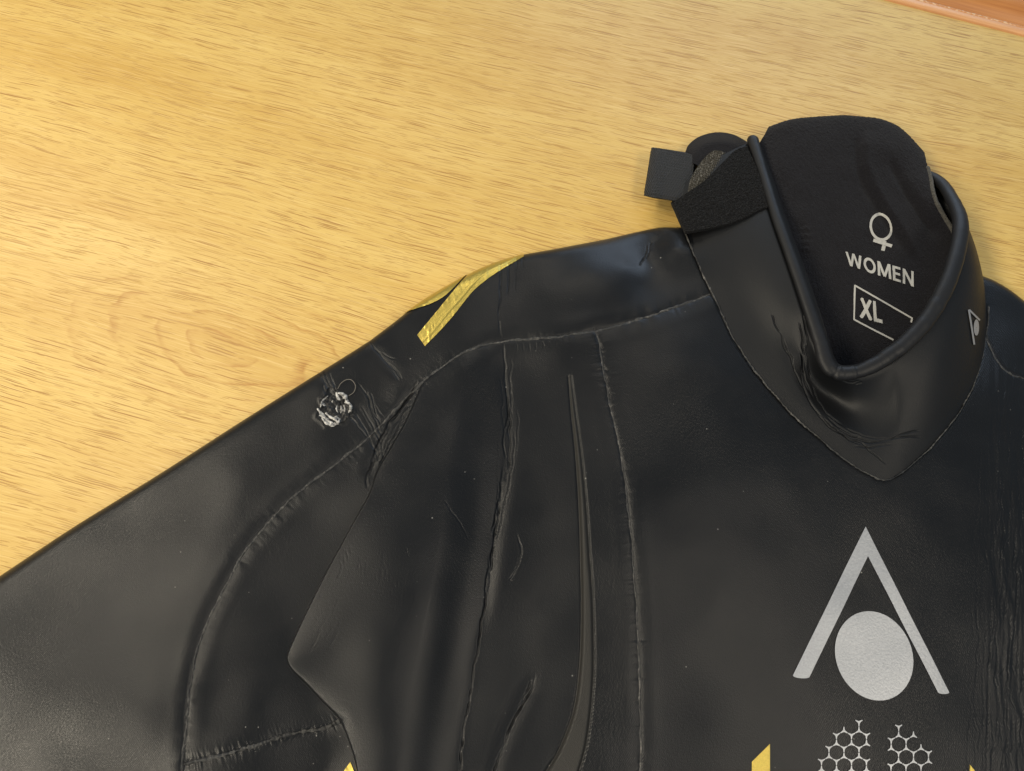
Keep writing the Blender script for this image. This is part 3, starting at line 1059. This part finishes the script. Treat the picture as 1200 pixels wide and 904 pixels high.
# honeycomb print: tapering three-armed stars on a hexagon lattice
def honeycomb(side):
    a = 10.1
    Vh, Fh = [], []

    def star(cx, cy, up, size):
        arms = (90, 210, 330) if up else (270, 30, 150)
        for A in arms:
            th = math.radians(A)
            dx, dy = math.cos(th), -math.sin(th)
            nx, ny = -dy, dx
            ln = 0.47 * a * size
            prof_ = [(0.0, 1.75), (0.2, 1.35), (0.45, 0.95), (0.8, 0.72), (1.0, 0.62)]
            base_ = len(Vh)
            for f_, w_ in prof_:
                for s_ in (-1, 1):
                    Vh.append((cx + dx * ln * f_ + nx * s_ * w_ * 0.9, cy + dy * ln * f_ + ny * s_ * w_ * 0.9))
            for q_ in range(4):
                b_ = base_ + q_ * 2
                Fh.append((b_, b_ + 1, b_ + 3, b_ + 2))
    w3 = a * math.sqrt(3)
    if side < 0:
        ox, oy = 1006.0, 846.5
        ok = lambda x, y: x < 1017 and y > 836 + (1013 - x) * 0.92 - 6 and x > 957 and y > 834
    else:
        ox, oy = 1052.5, 852.0
        ok = lambda x, y: x > 1041 and y > 838 + (x - 1043) * 1.05 - 5 and x < 1092
    for r in range(0, 9):
        for c_ in range(-6, 7):
            x = ox + c_ * w3 + (r % 2) * w3 / 2 * (1 if side > 0 else -1)
            y = oy + r * 1.5 * a
            if ok(x, y):
                star(x, y, False, 1.0)
            y2 = y + a
            if ok(x, y2):
                star(x, y2, True, 1.0)
    Vh = np.array(Vh)
    P_ = on_body(Vh[:, 0], Vh[:, 1], 0.0005)
    P_[:, 2] += np.arange(len(P_)) // 10 % 3 * 0.00004
    o = part('honeycomb_print', P_, np.array(Fh), M['text'] if False else M['silver'])
    return o


honeycomb(-1)
honeycomb(1)

# gold stripes
g1 = ribbon('gold_stripe', [(489, 393), (507, 371), (525, 349), (546, 325), (566, 309), (587, 300), (612, 292)],
            [(498, 406), (513, 391), (530, 372), (553, 343), (572, 327), (590, 315), (614, 301)], M['gold'], 150, 20, 0.0004)
g1['label'] = 'cracked gold stripe over the shoulder'
g2 = ribbon('gold_stripe', [(470, 364), (486, 350), (508, 336), (530, 322), (545, 312)], [(487, 362), (503, 358), (520, 349.5), (535, 335), (547, 318)], M['gold'], 70, 12, 0.0005, zfix=0.0185)
ribbon('gold_stripe', [(881, 893), (888, 886), (895, 879), (902, 872)], [(881, 960), (888, 960), (895, 960), (902.5, 960)], M['gold'], 12, 30, 0.0004)
ribbon('gold_stripe', [(1136, 896), (1144, 906), (1152, 918)], [(1136, 960), (1144, 960), (1152, 960)], M['gold'], 12, 24, 0.0004)
ribbon('gold_stripe', [(398, 912), (402, 905), (406, 899), (410, 894)], [(404, 935), (410, 930), (415, 920), (417, 910)], M['gold'], 24, 8, 0.0006, zfix=0.013)

# ---- the tear: torn skin, pale slivers and a curl of thread
ta = np.linspace(0, 2 * np.pi, 72, endpoint=False)
tr = np.linspace(0.05, 1.0, 22)
edge_r = 18.0 + 3.2 * np.sin(3 * ta + 0.6) + 2.2 * np.sin(7 * ta + 1.0) + rng.uniform(-1.2, 1.2, 72)
TP = np.stack([TX + np.outer(tr, edge_r * np.cos(ta)) / 1.05, TY + np.outer(tr, edge_r * np.sin(ta)) / 0.92], -1)
P = on_body(TP[..., 0], TP[..., 1], 0.0003)
P[..., 2] += 0.0006 * vnoise(TP[..., 0] / 2.6, TP[..., 1] / 2.6, 51) * np.sin(np.pi * np.clip(tr, 0, 1))[:, None] + 0.0002
tear = part('tear', P.reshape(-1, 3), grid_faces(22, 72, wrap=True), M['rubber'])
tear['label'] = 'ragged hole torn in the sleeve'


def sliver(pts, w, lift, mat):
    n = 16
    c = catmull(pts, n)
    t = np.gradient(c, axis=0)
    t /= np.linalg.norm(t, axis=1, keepdims=True)
    nr = np.stack([-t[:, 1], t[:, 0]], 1)
    s = np.linspace(0, 1, n)
    ww = 0.85 * w * (0.25 + np.sin(np.pi * s) ** 0.7) * (1 + 0.35 * rng.uniform(-1, 1, n))
    rows = []
    for a, h_ in ((-1, 0.0), (-0.55, 0.7), (0, 1.0), (0.55, 0.6), (1, 0.0)):
        q_ = c + nr * (a * ww)[:, None]
        p = on_body(q_[:, 0], q_[:, 1], 0.0005)
        p[:, 2] += 0.6 * lift * h_ * np.sin(np.pi * np.clip(s, 0.08, 0.92)) * (1 + 0.4 * rng.uniform(-1, 1, n))
        rows.append(p)
    P_ = np.stack(rows, 1)
    return part('torn_sliver', P_.reshape(-1, 3), grid_faces(n, 5), mat, tear)


for pts, w_, lf in (([(372, 479), (377, 486), (384, 493), (393, 499)], 2.0, 0.0018), ([(376, 485), (379, 493), (385, 498), (392, 500)], 1.3, 0.0014),
                    ([(381, 484), (387, 489), (393, 492), (397, 498)], 1.6, 0.0016), ([(396, 461), (402, 463), (406, 468), (407, 474)], 2.2, 0.0020),
                    ([(394, 459), (395, 464), (399, 470)], 1.6, 0.0016), ([(404, 472), (410, 474), (411, 480), (408, 484)], 1.8, 0.0018),
                    ([(395, 474), (394, 480), (396, 484)], 1.2, 0.0016), ([(399, 475), (400, 480), (399, 484)], 1.1, 0.0016),
                    ([(403, 474), (404, 480), (403, 485)], 1.2, 0.0015), ([(394, 488), (397, 492), (396, 498)], 1.5, 0.0014),
                    ([(376, 478), (378, 470), (384, 464)], 1.0, 0.0010)):
    sliver(pts, w_, lf, M['torn'])
r5 = random.Random(9)
for k in range(16):
    a_ = r5.uniform(0, 6.28) if k % 3 else r5.uniform(1.0, 3.4)
    d_ = r5.uniform(0.35, 1.0)
    x_, y_ = TX + 17 * d_ * math.cos(a_), TY + 19 * d_ * math.sin(a_)
    b_ = a_ + 1.57 + r5.uniform(-0.6, 0.6)
    l_ = r5.uniform(1.2, 2.8)
    sliver([(x_ - l_ * math.cos(b_), y_ - l_ * math.sin(b_)), (x_ + r5.uniform(-.8, .8), y_ + r5.uniform(-.8, .8)), (x_ + l_ * math.cos(b_), y_ + l_ * math.sin(b_))],
           r5.uniform(0.9, 2.0), r5.uniform(0.0004, 0.0010), M['torn'] if k % 2 else M['rubber'])
loop_px = catmull([(396, 456), (400, 450), (407, 446), (413, 447), (417, 453), (415, 460), (409, 464)], 50)
lp = on_body(loop_px[:, 0], loop_px[:, 1], 0.0003)
lp[:, 2] += 0.0015 * np.sin(np.linspace(0, np.pi, 50))
v_, f_ = tube(lp, 0.0002, 6)
part('loose_thread', v_, f_, M['thread'], tear)


# ------------------------------------------------------------------ the collar
def loft(net, nu, nv):
    """net (rows, cols, 3) of (px, py, z cm) -> world grid"""
    g = cr_param(np.asarray(net, float), nu)
    g = np.swapaxes(cr_param(np.swapaxes(g, 0, 1), nv), 0, 1)
    return unproj(g[..., 0], g[..., 1], g[..., 2] / 100.0), g


# columns run round the neck, four points each from the neck seam up to the rim (px, py, cm)
collar_net = [
    [(786, 238, 1.3), (812, 206, 1.9), (846, 182, 2.3), (882, 165, 2.6)],
    [(796, 262, 1.9), (828, 240, 2.6), (862, 222, 3.0), (895, 207, 3.2)],
    [(812, 296, 2.4), (845, 276, 3.0), (880, 262, 3.5), (909, 254, 3.8)],
    [(832, 342, 2.55), (866, 326, 3.1), (900, 314, 3.85), (927, 308, 4.3)],
    [(858, 395, 2.8), (890, 378, 3.2), (920, 367, 4.05), (944, 362, 4.6)],
    [(886, 436, 2.9), (915, 424, 3.3), (938, 412, 3.7), (956, 402, 4.7)],
    [(923, 481, 3.0), (940, 463, 3.2), (953, 446, 2.9), (964, 428, 4.7)],
    [(955, 510, 3.05), (966, 488, 3.25), (974, 464, 2.5), (980, 438, 4.7)],
    [(990, 539, 3.1), (994, 512, 3.25), (999, 477, 2.95), (1002, 437, 4.8)],
    [(1013, 554, 3.12), (1013, 522, 3.32), (1014, 480, 3.22), (1016, 432, 4.9)],
    [(1036, 563, 3.15), (1032, 527, 3.42), (1030, 477, 3.55), (1030, 425, 5.0)],
    [(1055, 556, 3.15), (1049, 520, 3.53), (1045, 468, 3.95), (1044, 415, 5.1)],
    [(1070, 543, 3.15), (1064, 505, 3.7), (1060, 455, 4.4), (1058, 405, 5.2)],
    [(1106, 507, 3.1), (1101, 468, 4.0), (1094, 422, 4.9), (1086, 375, 5.3)],
    [(1136, 463, 2.9), (1132, 422, 3.9), (1122, 375, 4.9), (1109, 334, 5.3)],
    [(1152, 415, 2.5), (1151, 372, 3.5), (1140, 328, 4.5), (1122, 292, 5.0)],
    [(1156, 365, 1.6), (1153, 330, 2.6), (1142, 290, 3.8), (1125, 260, 4.5)],
    [(1146, 320, 0.8), (1142, 290, 1.8), (1131, 258, 2.6), (1115, 234, 3.5)],
    [(1124, 280, 0.5), (1122, 252, 1.3), (1112, 228, 1.5), (1099, 212, 2.2)],
    [(1085, 245, 0.4), (1085, 225, 0.9), (1078, 208, 0.8), (1068, 200, 0.9)],
]
for k in range(1, 15):   # the neck seam lies on the body
    bx_, by_, bz_ = collar_net[k][0]
    hz = on_body(np.array([bx_]), np.array([by_]), 0.0)[0][2] * 100 + 0.04
    collar_net[k][0] = (bx_, by_, min(max(hz, bz_ - 0.6), bz_ + 0.25))
NU, NV = 1000, 190
CP, Cg = loft(collar_net, NU, NV)
ker = np.hanning(75)
ker /= ker.sum()
sm = np.apply_along_axis(lambda v: np.convolve(np.pad(v, 37, mode='reflect', reflect_type='odd'), ker, mode='valid'), 0, CP)
wgt = np.interp(np.linspace(0, 1, NV), [0, 0.15, 0.85, 1], [0, 1, 1, 0.5])[None, :, None]
CP = CP * (1 - wgt) + sm * wgt
# creases of the collar: displaced along the normal
CNrm = np.cross(np.gradient(CP, axis=1), np.gradient(CP, axis=0))
CNrm /= np.linalg.norm(CNrm, axis=-1, keepdims=True)
if CNrm[NU // 3, NV // 2, 2] < 0:
    CNrm = -CNrm
cpx, cpy = Cg[..., 0], Cg[..., 1]
cjx = cpx + 1.4 * vnoise(cpx / 12, cpy / 12, 61) + 0.5 * vnoise(cpx / 5, cpy / 5, 62)
cjy = cpy + 1.4 * vnoise(cpx / 12, cpy / 12, 63) + 0.5 * vnoise(cpx / 5, cpy / 5, 64)
disp = np.zeros(cpx.shape)


def cgroove(pts, width, depth, lips=0.45):
    c = catmull(pts, 24)
    d, s = seg_dist_s(cjx, cjy, c)
    fade = smooth(s / 0.2) * smooth((1 - s) / 0.2)
    width = width * 0.55
    disp[...] += (-np.exp(-(d / width) ** 1.3) + 0.22 * lips * np.exp(-((d - 2.2 * width) / (1.2 * width)) ** 2)) * fade * depth * 0.001


cr_ = random.Random(3)
main_fold = [(938, 372), (940, 395), (943, 425), (948, 455), (962, 482), (980, 500), (1000, 512), (1022, 518), (1045, 514), (1078, 505)]
mf = catmull(main_fold, 60)
for k in range(16):
    i0 = cr_.randint(0, 44)
    ln = cr_.randint(8, 16)
    seg_ = mf[i0:i0 + ln]
    off_ = cr_.uniform(-7, 6)
    pts = [(p[0] + off_ * 0.8 + (q_ - ln / 2) * 0.25, p[1] - off_ * 0.6) for q_, p in enumerate(seg_)][::3]
    if len(pts) > 2:
        cgroove(pts, cr_.uniform(1.0, 1.6), cr_.uniform(0.6, 1.2))
for p in ([(904, 368), (908, 382), (914, 392)], [(914, 390), (918, 405), (925, 418)], [(926, 412), (929, 424), (931, 436)], [(918, 395), (926, 420), (936, 446), (950, 470)],
          [(940, 368), (943, 384), (944, 396)], [(952, 480), (972, 500), (998, 517), (1015, 524)], [(1026, 519), (1050, 512), (1080, 504)], [(1040, 514), (1060, 513), (1080, 514)],
          [(1000, 524), (1022, 524), (1046, 521)], [(985, 446), (997, 448), (1008, 447)], [(1002, 450), (1010, 448)], [(995, 515), (1012, 522), (1040, 545)],
          [(945, 400), (946, 420), (950, 445)]):
    cgroove(p, 1.1, 0.8)
# dark line where the piping is stitched on
disp += -0.0009 * np.exp(-((np.linspace(1, 0, NV)[None, :] - 0.045) / 0.03) ** 2)
CP = CP + CNrm * disp[..., None]
collar = part('collar', CP.reshape(-1, 3), grid_faces(NU, NV), M['collar'])
collar.data.flip_normals() if collar.data.polygons[NU * 40].normal.z < 0 else None
sol = collar.modifiers.new('thickness', 'SOLIDIFY')
sol.thickness, sol.offset = 0.002, -1.0


def bvh_of(P, faces):
    return BVHTree.FromPolygons([tuple(v) for v in P.reshape(-1, 3)], [tuple(f) for f in faces])


collar_bvh = bvh_of(CP[::4, ::3], grid_faces(len(CP[::4]), CP[::4, ::3].shape[1]))


def on_surf(bvh):
    def f(px, py, off=0.0004):
        px, py = np.asarray(px, float), np.asarray(py, float)
        t = unproj(px.ravel(), py.ravel(), 0.0)
        out = np.zeros((px.size, 3))
        last = None
        for k in range(px.size):
            d = Vector(t[k] - CAM).normalized()
            hit, nrm, _, _ = bvh.ray_cast(Vector(CAM), d)
            if hit is None:
                hit, nrm, _, _ = bvh.find_nearest(Vector(unproj(px.ravel()[k], py.ravel()[k], 0.03)))
            if nrm.dot(d) > 0:
                nrm = -nrm
            out[k] = hit + nrm * off
        return out.reshape(px.shape + (3,))
    return f


on_collar = on_surf(collar_bvh)

# neck seam drawn along the collar's lower edge
base_edge = catmull(SEAMS['collar'], 400)
seam(SEAMS['collar'], 1.0, 0.0008, off=0.0009)

# ---- rolled piping along the rim
rim = CP[:, -1].copy()
rim = rim[::3]
arc = np.linspace(0, 1, len(rim))
u_c = np.interp(arc * 19, range(20), [0, 1, 2, 3, 4, 5, 6, 7, 8, 8.5, 9, 9.5, 10, 11, 12, 13, 14, 15, 16, 17])
rad_ = np.interp(u_c, [0, 1, 4, 5.5, 7, 8, 10, 13, 15, 17], [0.0043, 0.0037, 0.0042, 0.0052, 0.0051, 0.0047, 0.0053, 0.0057, 0.0050, 0.0042])
rim[:, 2] += rad_ * 0.15
sh = np.interp(u_c, [0, 2, 3.5, 5, 6, 7, 8, 17], [0.0, 0.0003, 0.0016, 0.0028, 0.0026, 0.0010, 0.0, 0.0])
rim[:, 0] += sh
rad_ = rad_ * (1 + 0.035 * vnoise(u_c * 5, u_c * 0, 111) + 0.02 * vnoise(u_c * 14, u_c * 0, 112))
rad_ *= 1 - 0.16 * np.exp(-((u_c - 6.75) / 0.10) ** 2) - 0.12 * np.exp(-((u_c - 8.05) / 0.09) ** 2)
v_, f_ = tube(rim, rad_, 28, 0.72)
pip = part('piping', v_, f_, M['piping'])
# inner facing of the piping, turning down into the neck
ins_net = []
face_w = [(8, 4), (10, 3), (11, 2), (12, 0), (13, -2), (13, -4), (12, -8), (4, -9), (-3, -8), (-3, -7), (-4, -6), (-4, -6), (-5, -5), (-6, -3), (-7, -1), (-7, 1), (-6, 2), (-4, 3), (-3, 4), (0, 4)]
for (c0, c1, c2, c3), (dx, dy) in zip(collar_net, face_w):
    z = c3[2]
    ins_net.append([(c3[0], c3[1], z + 0.05), (c3[0] + dx * .75, c3[1] + dy * .75, z - 0.1), (c3[0] + dx * 1.15, c3[1] + dy * 1.15, z - 0.7), (c3[0] + dx * 1.05, c3[1] + dy * 1.05, max(z - 2.0, 0.4))])
IP, _ = loft(ins_net, 300, 24)
part('inner_facing', IP.reshape(-1, 3), grid_faces(300, 24, flip=True), M['piping'])

# ---- fleece lining of the back of the neck
lin_net = [
    [(945, 420, 1.7), (968, 450, 1.2), (995, 462, 1.1), (1030, 452, 1.1), (1065, 432, 1.3), (1105, 395, 1.8)],
    [(924, 350, 2.4), (952, 368, 1.9), (990, 375, 1.7), (1030, 370, 1.7), (1080, 356, 2.0), (1122, 340, 2.6)],
    [(902, 282, 2.4), (940, 285, 2.3), (985, 285, 2.2), (1030, 285, 2.1), (1080, 278, 2.2), (1122, 285, 2.8)],
    [(888, 222, 2.2), (925, 215, 2.6), (970, 213, 2.6), (1013, 212, 2.4), (1052, 214, 2.5), (1096, 236, 2.9)],
    [(886, 180, 2.0), (925, 172, 2.7), (968, 167, 2.8), (1010, 167, 2.7), (1048, 175, 2.8), (1089, 203, 2.6)],
    [(897, 156, 2.0), (925, 147, 2.5), (965, 142, 2.6), (1005, 142, 2.6), (1046, 151, 2.6), (1085, 187, 2.3)],
    [(901, 149, 1.4), (927, 140.5, 1.9), (966, 136, 2.0), (1005, 136, 2.0), (1048, 145, 1.9), (1083, 178, 1.6)],
    [(905, 150, 0.5), (930, 143, 0.5), (967, 139, 0.5), (1005, 139, 0.5), (1046, 148, 0.5), (1079, 177, 0.4)],
]
LP, Lg = loft(lin_net, 260, 260)
lx, ly = Lg[..., 0], Lg[..., 1]
xc = np.interp(ly, [150, 170, 195, 220, 250, 280, 310], [1010, 1007, 1008, 1018, 1036, 1056, 1076])
fade = smooth((ly - 150) / 25) * smooth((320 - ly) / 60)
LP[..., 2] += 0.0048 * fade * (smooth((lx - xc + 3) / 11) * np.exp(-np.clip(lx - xc, 0, None) / 32.0) - 0.45 * np.exp(-((lx - xc + 3) / 6) ** 2))
xc2 = np.interp(ly, [190, 215, 240, 270], [1045, 1055, 1072, 1092])
LP[..., 2] -= 0.0030 * smooth((ly - 185) / 20) * smooth((285 - ly) / 25) * np.exp(-((lx - xc2) / 6) ** 2)
# slight softness of the cloth
LP[..., 2] += 0.0006 * vnoise(lx / 18, ly / 18, 71) + 0.00028 * vnoise(lx / 1.4, ly / 1.4, 72)
# faint puckered care marks on the left
LP[..., 2] += 0.0011 * np.exp(-((lx - 944) / 6) ** 2) * smooth((ly - 262) / 6) * smooth((302 - ly) / 6) * (0.4 + 0.6 * np.sin(ly * 0.8 + 0.5 * np.sin(lx * 0.9)))
lining = part('neck_lining', LP.reshape(-1, 3), grid_faces(260, 260, flip=True), M['lining'])
lining['label'] = 'black fleece neck lining with grey size print'
lin_bvh = bvh_of(LP[::2, ::2], grid_faces(130, 130))
on_lining = on_surf(lin_bvh)
# cut edge of the lining on the right
em = (ly[:, -1] > 196) & (ly[:, -1] < 285)
v_, f_ = tube(LP[em, -1] - np.array([0, 0, 0.0006]), 0.0017, 8)
part('lining_edge', v_, f_, M['edge_foam'], lining)


# ---- writing on the lining
def z2(x, y):
    return 960 + x / 4.52, 220 + y / 4.52


def put_flat(name, pts2d, faces, surf, mat, parent, off=0.0005):
    pts2d = np.asarray(pts2d, float)
    P_ = surf(pts2d[:, 0], pts2d[:, 1], off)
    return part(name, P_, faces, mat, parent)


def stroke(pts, w, nl=24):
    c = catmull(pts, nl)
    t = np.gradient(c, axis=0)
    t /= np.linalg.norm(t, axis=1, keepdims=True)
    nr = np.stack([-t[:, 1], t[:, 0]], 1)
    return np.stack([c + nr * (-w / 2), c, c + nr * (w / 2)], 1).reshape(-1, 2), grid_faces(nl, 3)


def ring_stroke(cx, cy, rx, ry, w, n=56):
    a = np.linspace(0, 2 * np.pi, n, endpoint=False)
    return np.vstack([np.stack([cx + (rx - k) * np.cos(a), cy + (ry - k) * np.sin(a)], 1) for k in (0, w / 2, w)]), grid_faces(3, n, wrap=True)


# letters in boxes one unit high: list of strokes (points, width) or rings
GLYPH = {
    'W': (1.25, [([(0.07, 1), (0.32, 0)], .19), ([(0.32, 0), (0.62, 1)], .17), ([(0.62, 1), (0.93, 0)], .17), ([(0.93, 0), (1.18, 1)], .19)]),
    'O': (1.0, [('ring', 0.5, 0.5, 0.49, 0.54, 0.19)]),
    'M': (1.1, [([(0.10, 0), (0.13, 1)], .20), ([(0.16, 0.96), (0.55, 0.06)], .19), ([(0.55, 0.06), (0.94, 0.96)], .19), ([(0.97, 1), (1.0, 0)], .20)]),
    'E': (0.68, [([(0.11, 0), (0.11, 1)], .21), ([(0.11, 0.92), (0.64, 0.92)], .16), ([(0.11, 0.51), (0.60, 0.51)], .16), ([(0.11, 0.08), (0.66, 0.08)], .16)]),
    'N': (0.92, [([(0.11, 0), (0.11, 1)], .20), ([(0.13, 0.95), (0.79, 0.05)], .20), ([(0.81, 0), (0.81, 1)], .20)]),
    'X': (0.95, [([(0.10, 0), (0.85, 1)], .23), ([(0.10, 1), (0.85, 0)], .23)]),
    'L': (0.68, [([(0.12, 0), (0.12, 1)], .23), ([(0.12, 0.09), (0.66, 0.09)], .18)]),
}


def lettering(body, quad, surf, mat, parent, gap=0.13):
    """quad: pixel corners top-left, top-right, bottom-right, bottom-left"""
    tl, tr_, br, bl = [np.array(c) for c in quad]
    total = sum(GLYPH[c][0] for c in body) + gap * (len(body) - 1)
    x = 0.0
    for ch in body:
        wid, strokes_ = GLYPH[ch]
        V_, F_, k0, lay = [], [], 0, []
        for si, st_ in enumerate(strokes_):
            if st_[0] == 'ring':
                p, f = ring_stroke(*st_[1:])
            else:
                p, f = stroke(st_[0], st_[1], 14)
                p[:, 1] = np.clip(p[:, 1], 0, 1)
            V_.append(p)
            F_.append(f + k0)
            lay += [si * 0.00005] * len(p)
            k0 += len(p)
        V_ = np.vstack(V_)
        u, v = ((V_[:, :1] + x) / total), V_[:, 1:]
        P2 = (bl * (1 - u) + br * u) * (1 - v) + (tl * (1 - u) + tr_ * u) * v
        P3 = surf(P2[:, 0], P2[:, 1], 0.0005)
        P3[:, 2] += lay
        part('letter', P3, np.vstack(F_), mat, parent)
        x += wid + gap


lettering('WOMEN', (z2(138, 340), z2(500, 447), z2(500, 528), z2(148, 412)), on_lining, M['text'], lining)
lettering('XL', (z2(216, 583), z2(326, 612), z2(337, 722), z2(212, 690)), on_lining, M['text'], lining, 0.1)


# female symbol: ring, stem and bar
ra = np.linspace(0, 2 * np.pi, 64, endpoint=False)
ring_p = []
ca_, sa_ = math.cos(math.radians(-12)), math.sin(math.radians(-12))
for k_ in (1.0, 0.79):
    ex, ey = 13.4 * k_, 16.9 * k_
    e_ = np.stack([ex * np.cos(ra), ey * np.sin(ra)], 1)
    ring_p.append(np.stack([e_[:, 0] * ca_ - e_[:, 1] * sa_, e_[:, 0] * sa_ + e_[:, 1] * ca_], 1) + np.array(z2(326, 210)))
put_flat('female_symbol_ring', np.vstack(ring_p), grid_faces(2, 64, wrap=True), on_lining, M['text'], lining)
sp, sf = stroke([z2(345, 284), z2(341, 310), z2(335, 336)], 4.2)
put_flat('female_symbol_stem', sp, sf, on_lining, M['text'], lining, 0.00045)
sp, sf = stroke([z2(284, 280), z2(333, 296), z2(383, 312)], 3.8)
put_flat('female_symbol_bar', sp, sf, on_lining, M['text'], lining, 0.00065)
for pts in ([z2(188, 520), z2(340, 607), z2(490, 693)], [z2(491, 690), z2(489, 703), z2(486, 716)], [z2(188, 517), z2(185, 610), z2(183, 703)], [z2(183, 700), z2(285, 754), z2(392, 808)]):
    sp, sf = stroke(pts, 1.9)
    put_flat('size_frame', sp, sf, on_lining, M['text'], lining)

# small emblem on the right of the collar
for pts, w_ in (([z2(788, 648), z2(803, 740), z2(817, 832)], 2.1), ([z2(790, 648), z2(818, 676), z2(846, 704)], 2.0)):
    sp, sf = stroke(pts, w_)
    put_flat('collar_emblem_arm', sp, sf, on_collar, M['silver'], collar, 0.0006)
da = np.linspace(0, 2 * np.pi, 40, endpoint=False)
dr = np.linspace(0.05, 1, 6)
dp = np.stack([np.outer(dr, 3.1 * np.cos(da)), np.outer(dr, 9.4 * np.sin(da))], -1).reshape(-1, 2) + np.array(z2(827, 742))
put_flat('collar_emblem_disc', dp, grid_faces(6, 40, wrap=True), on_collar, M['silver'], collar, 0.0007)


# ------------------------------------------------------------------ fastening tab at the end of the collar
def z3(x, y, z):
    return 740 + x / 6.03, 140 + y / 6.03, z


# rounded end of the inner flap
flap_net = [
    [z3(380, 250, 1.0), z3(420, 300, 1.6), z3(470, 330, 1.9), z3(520, 400, 1.9)],
    [z3(400, 185, 1.0), z3(450, 235, 1.8), z3(510, 280, 2.0), z3(560, 340, 2.0)],
    [z3(480, 122, 1.0), z3(510, 175, 1.9), z3(560, 220, 2.0), z3(600, 290, 2.0)],
    [z3(600, 92, 1.0), z3(605, 150, 1.9), z3(630, 205, 2.0), z3(650, 270, 2.0)],
    [z3(720, 108, 1.0), z3(710, 160, 1.9), z3(715, 215, 2.0), z3(720, 260, 2.0)],
    [z3(830, 165, 1.0), z3(810, 200, 1.8), z3(790, 235, 2.0), z3(790, 270, 2.0)],
]
FP, fg_ = loft(flap_net, 90, 40)
e0 = FP[:, :1].copy()
e0[..., 2] = 0.0015
FP = np.concatenate([e0, FP], 1)
flap = part('fastening_flap', FP.reshape(-1, 3), grid_faces(90, 41), M['lining'])
flap['label'] = 'rounded end of the fastening flap'


def patch_net(name, net, mat, parent, nu, nv, fuzz, edge_drop=0.0012, lift=0.0, rows=0.0):
    P_, g = loft(net, nu, nv)
    P_[..., 2] += lift
    if fuzz:
        P_[..., 2] += fuzz * (vnoise(g[..., 0] / 0.9, g[..., 1] / 0.9, 81) + 0.6 * vnoise(g[..., 0] / 2.1, g[..., 1] / 2.1, 82))
    if rows:
        P_[..., 2] += rows * np.sin((g[..., 0] * 0.6 + g[..., 1] * 0.8) * 2 * np.pi / 2.6) * np.sin((g[..., 0] * 0.8 - g[..., 1] * 0.6) * 2 * np.pi / 3.4)
    for sl in (np.s_[0], np.s_[-1], np.s_[:, 0], np.s_[:, -1]):
        P_[sl][..., 2] -= edge_drop
    return part(name, P_.reshape(-1, 3), grid_faces(nu, nv), mat, parent)


patch_net('hook_patch', [
    [z3(400, 505, 2.25), z3(425, 520, 2.3), z3(455, 540, 2.3)],
    [z3(425, 405, 2.3), z3(470, 440, 2.35), z3(530, 470, 2.3)],
    [z3(500, 290, 2.3), z3(560, 340, 2.35), z3(610, 400, 2.3)],
    [z3(575, 222, 2.25), z3(640, 270, 2.3), z3(700, 310, 2.3)],
    [z3(640, 225, 2.2), z3(690, 250, 2.25), z3(740, 280, 2.3)]], M['hook'], flap, 130, 110, 0.0002, rows=0.0005)
loop_net = [
    [z3(285, 595, 1.9), z3(330, 690, 2.3), z3(380, 805, 2.75)],
    [z3(410, 512, 2.45), z3(450, 640, 2.75), z3(490, 788, 3.1)],
    [z3(525, 428, 2.6), z3(580, 580, 2.95), z3(680, 748, 3.3)],
    [z3(660, 290, 2.6), z3(730, 460, 3.1), z3(810, 700, 3.45)],
    [z3(735, 222, 2.55), z3(830, 400, 3.1), z3(905, 650, 3.55)],
    [z3(815, 195, 2.55), z3(890, 370, 3.1), z3(985, 625, 3.6)],
]
patch_net('loop_patch', loop_net, M['loop'], collar, 170, 150, 0.0004, 0.003, 0.0015)

# webbing pull loop folded back on itself
webT = [[z3(155, 203, 1.55), z3(130, 370, 1.6), z3(102, 540, 1.5)], [z3(200, 208, 1.75), z3(180, 378, 1.85), z3(155, 553, 1.75)],
        [z3(290, 222, 1.7), z3(262, 395, 1.75), z3(222, 562, 1.65)], [z3(390, 240, 1.65), z3(360, 420, 1.7), z3(292, 574, 1.65)],
        [z3(450, 262, 1.6), z3(420, 440, 1.6), z3(330, 580, 1.6)]]
webB = [[(a[0] + 1.5, a[1] + 0.5, a[2] - 0.55) for a in row] for row in webT[1:]]
curl = [[(a[0] - 1.0, a[1], a[2] - 0.25) for a in webT[0]]]
WP, wg = loft(webT[::-1] + curl + webB, 520, 90)
warc = np.concatenate([[0], np.cumsum(np.linalg.norm(np.diff(WP[:, 45], axis=0), axis=1))])
wn_ = np.cross(np.gradient(WP, axis=1), np.gradient(WP, axis=0))
wn_ /= np.linalg.norm(wn_, axis=-1, keepdims=True)
wv_ = np.linspace(0, 1, 90)[None, :]
WP = WP + wn_ * (0.00016 * np.sin(warc[:, None] * 2 * np.pi / 0.0013) * (0.7 + 0.3 * np.sin(wv_ * 90)) + 0.00025 * (np.abs(wv_ - 0.5) > 0.44))[..., None]
web = part('pull_tab', WP.reshape(-1, 3), grid_faces(520, 90), M['webbing'])
web['label'] = 'folded black webbing pull tab'
ws = web.modifiers.new('thickness', 'SOLIDIFY')
ws.thickness, ws.offset = 0.0011, 0.0
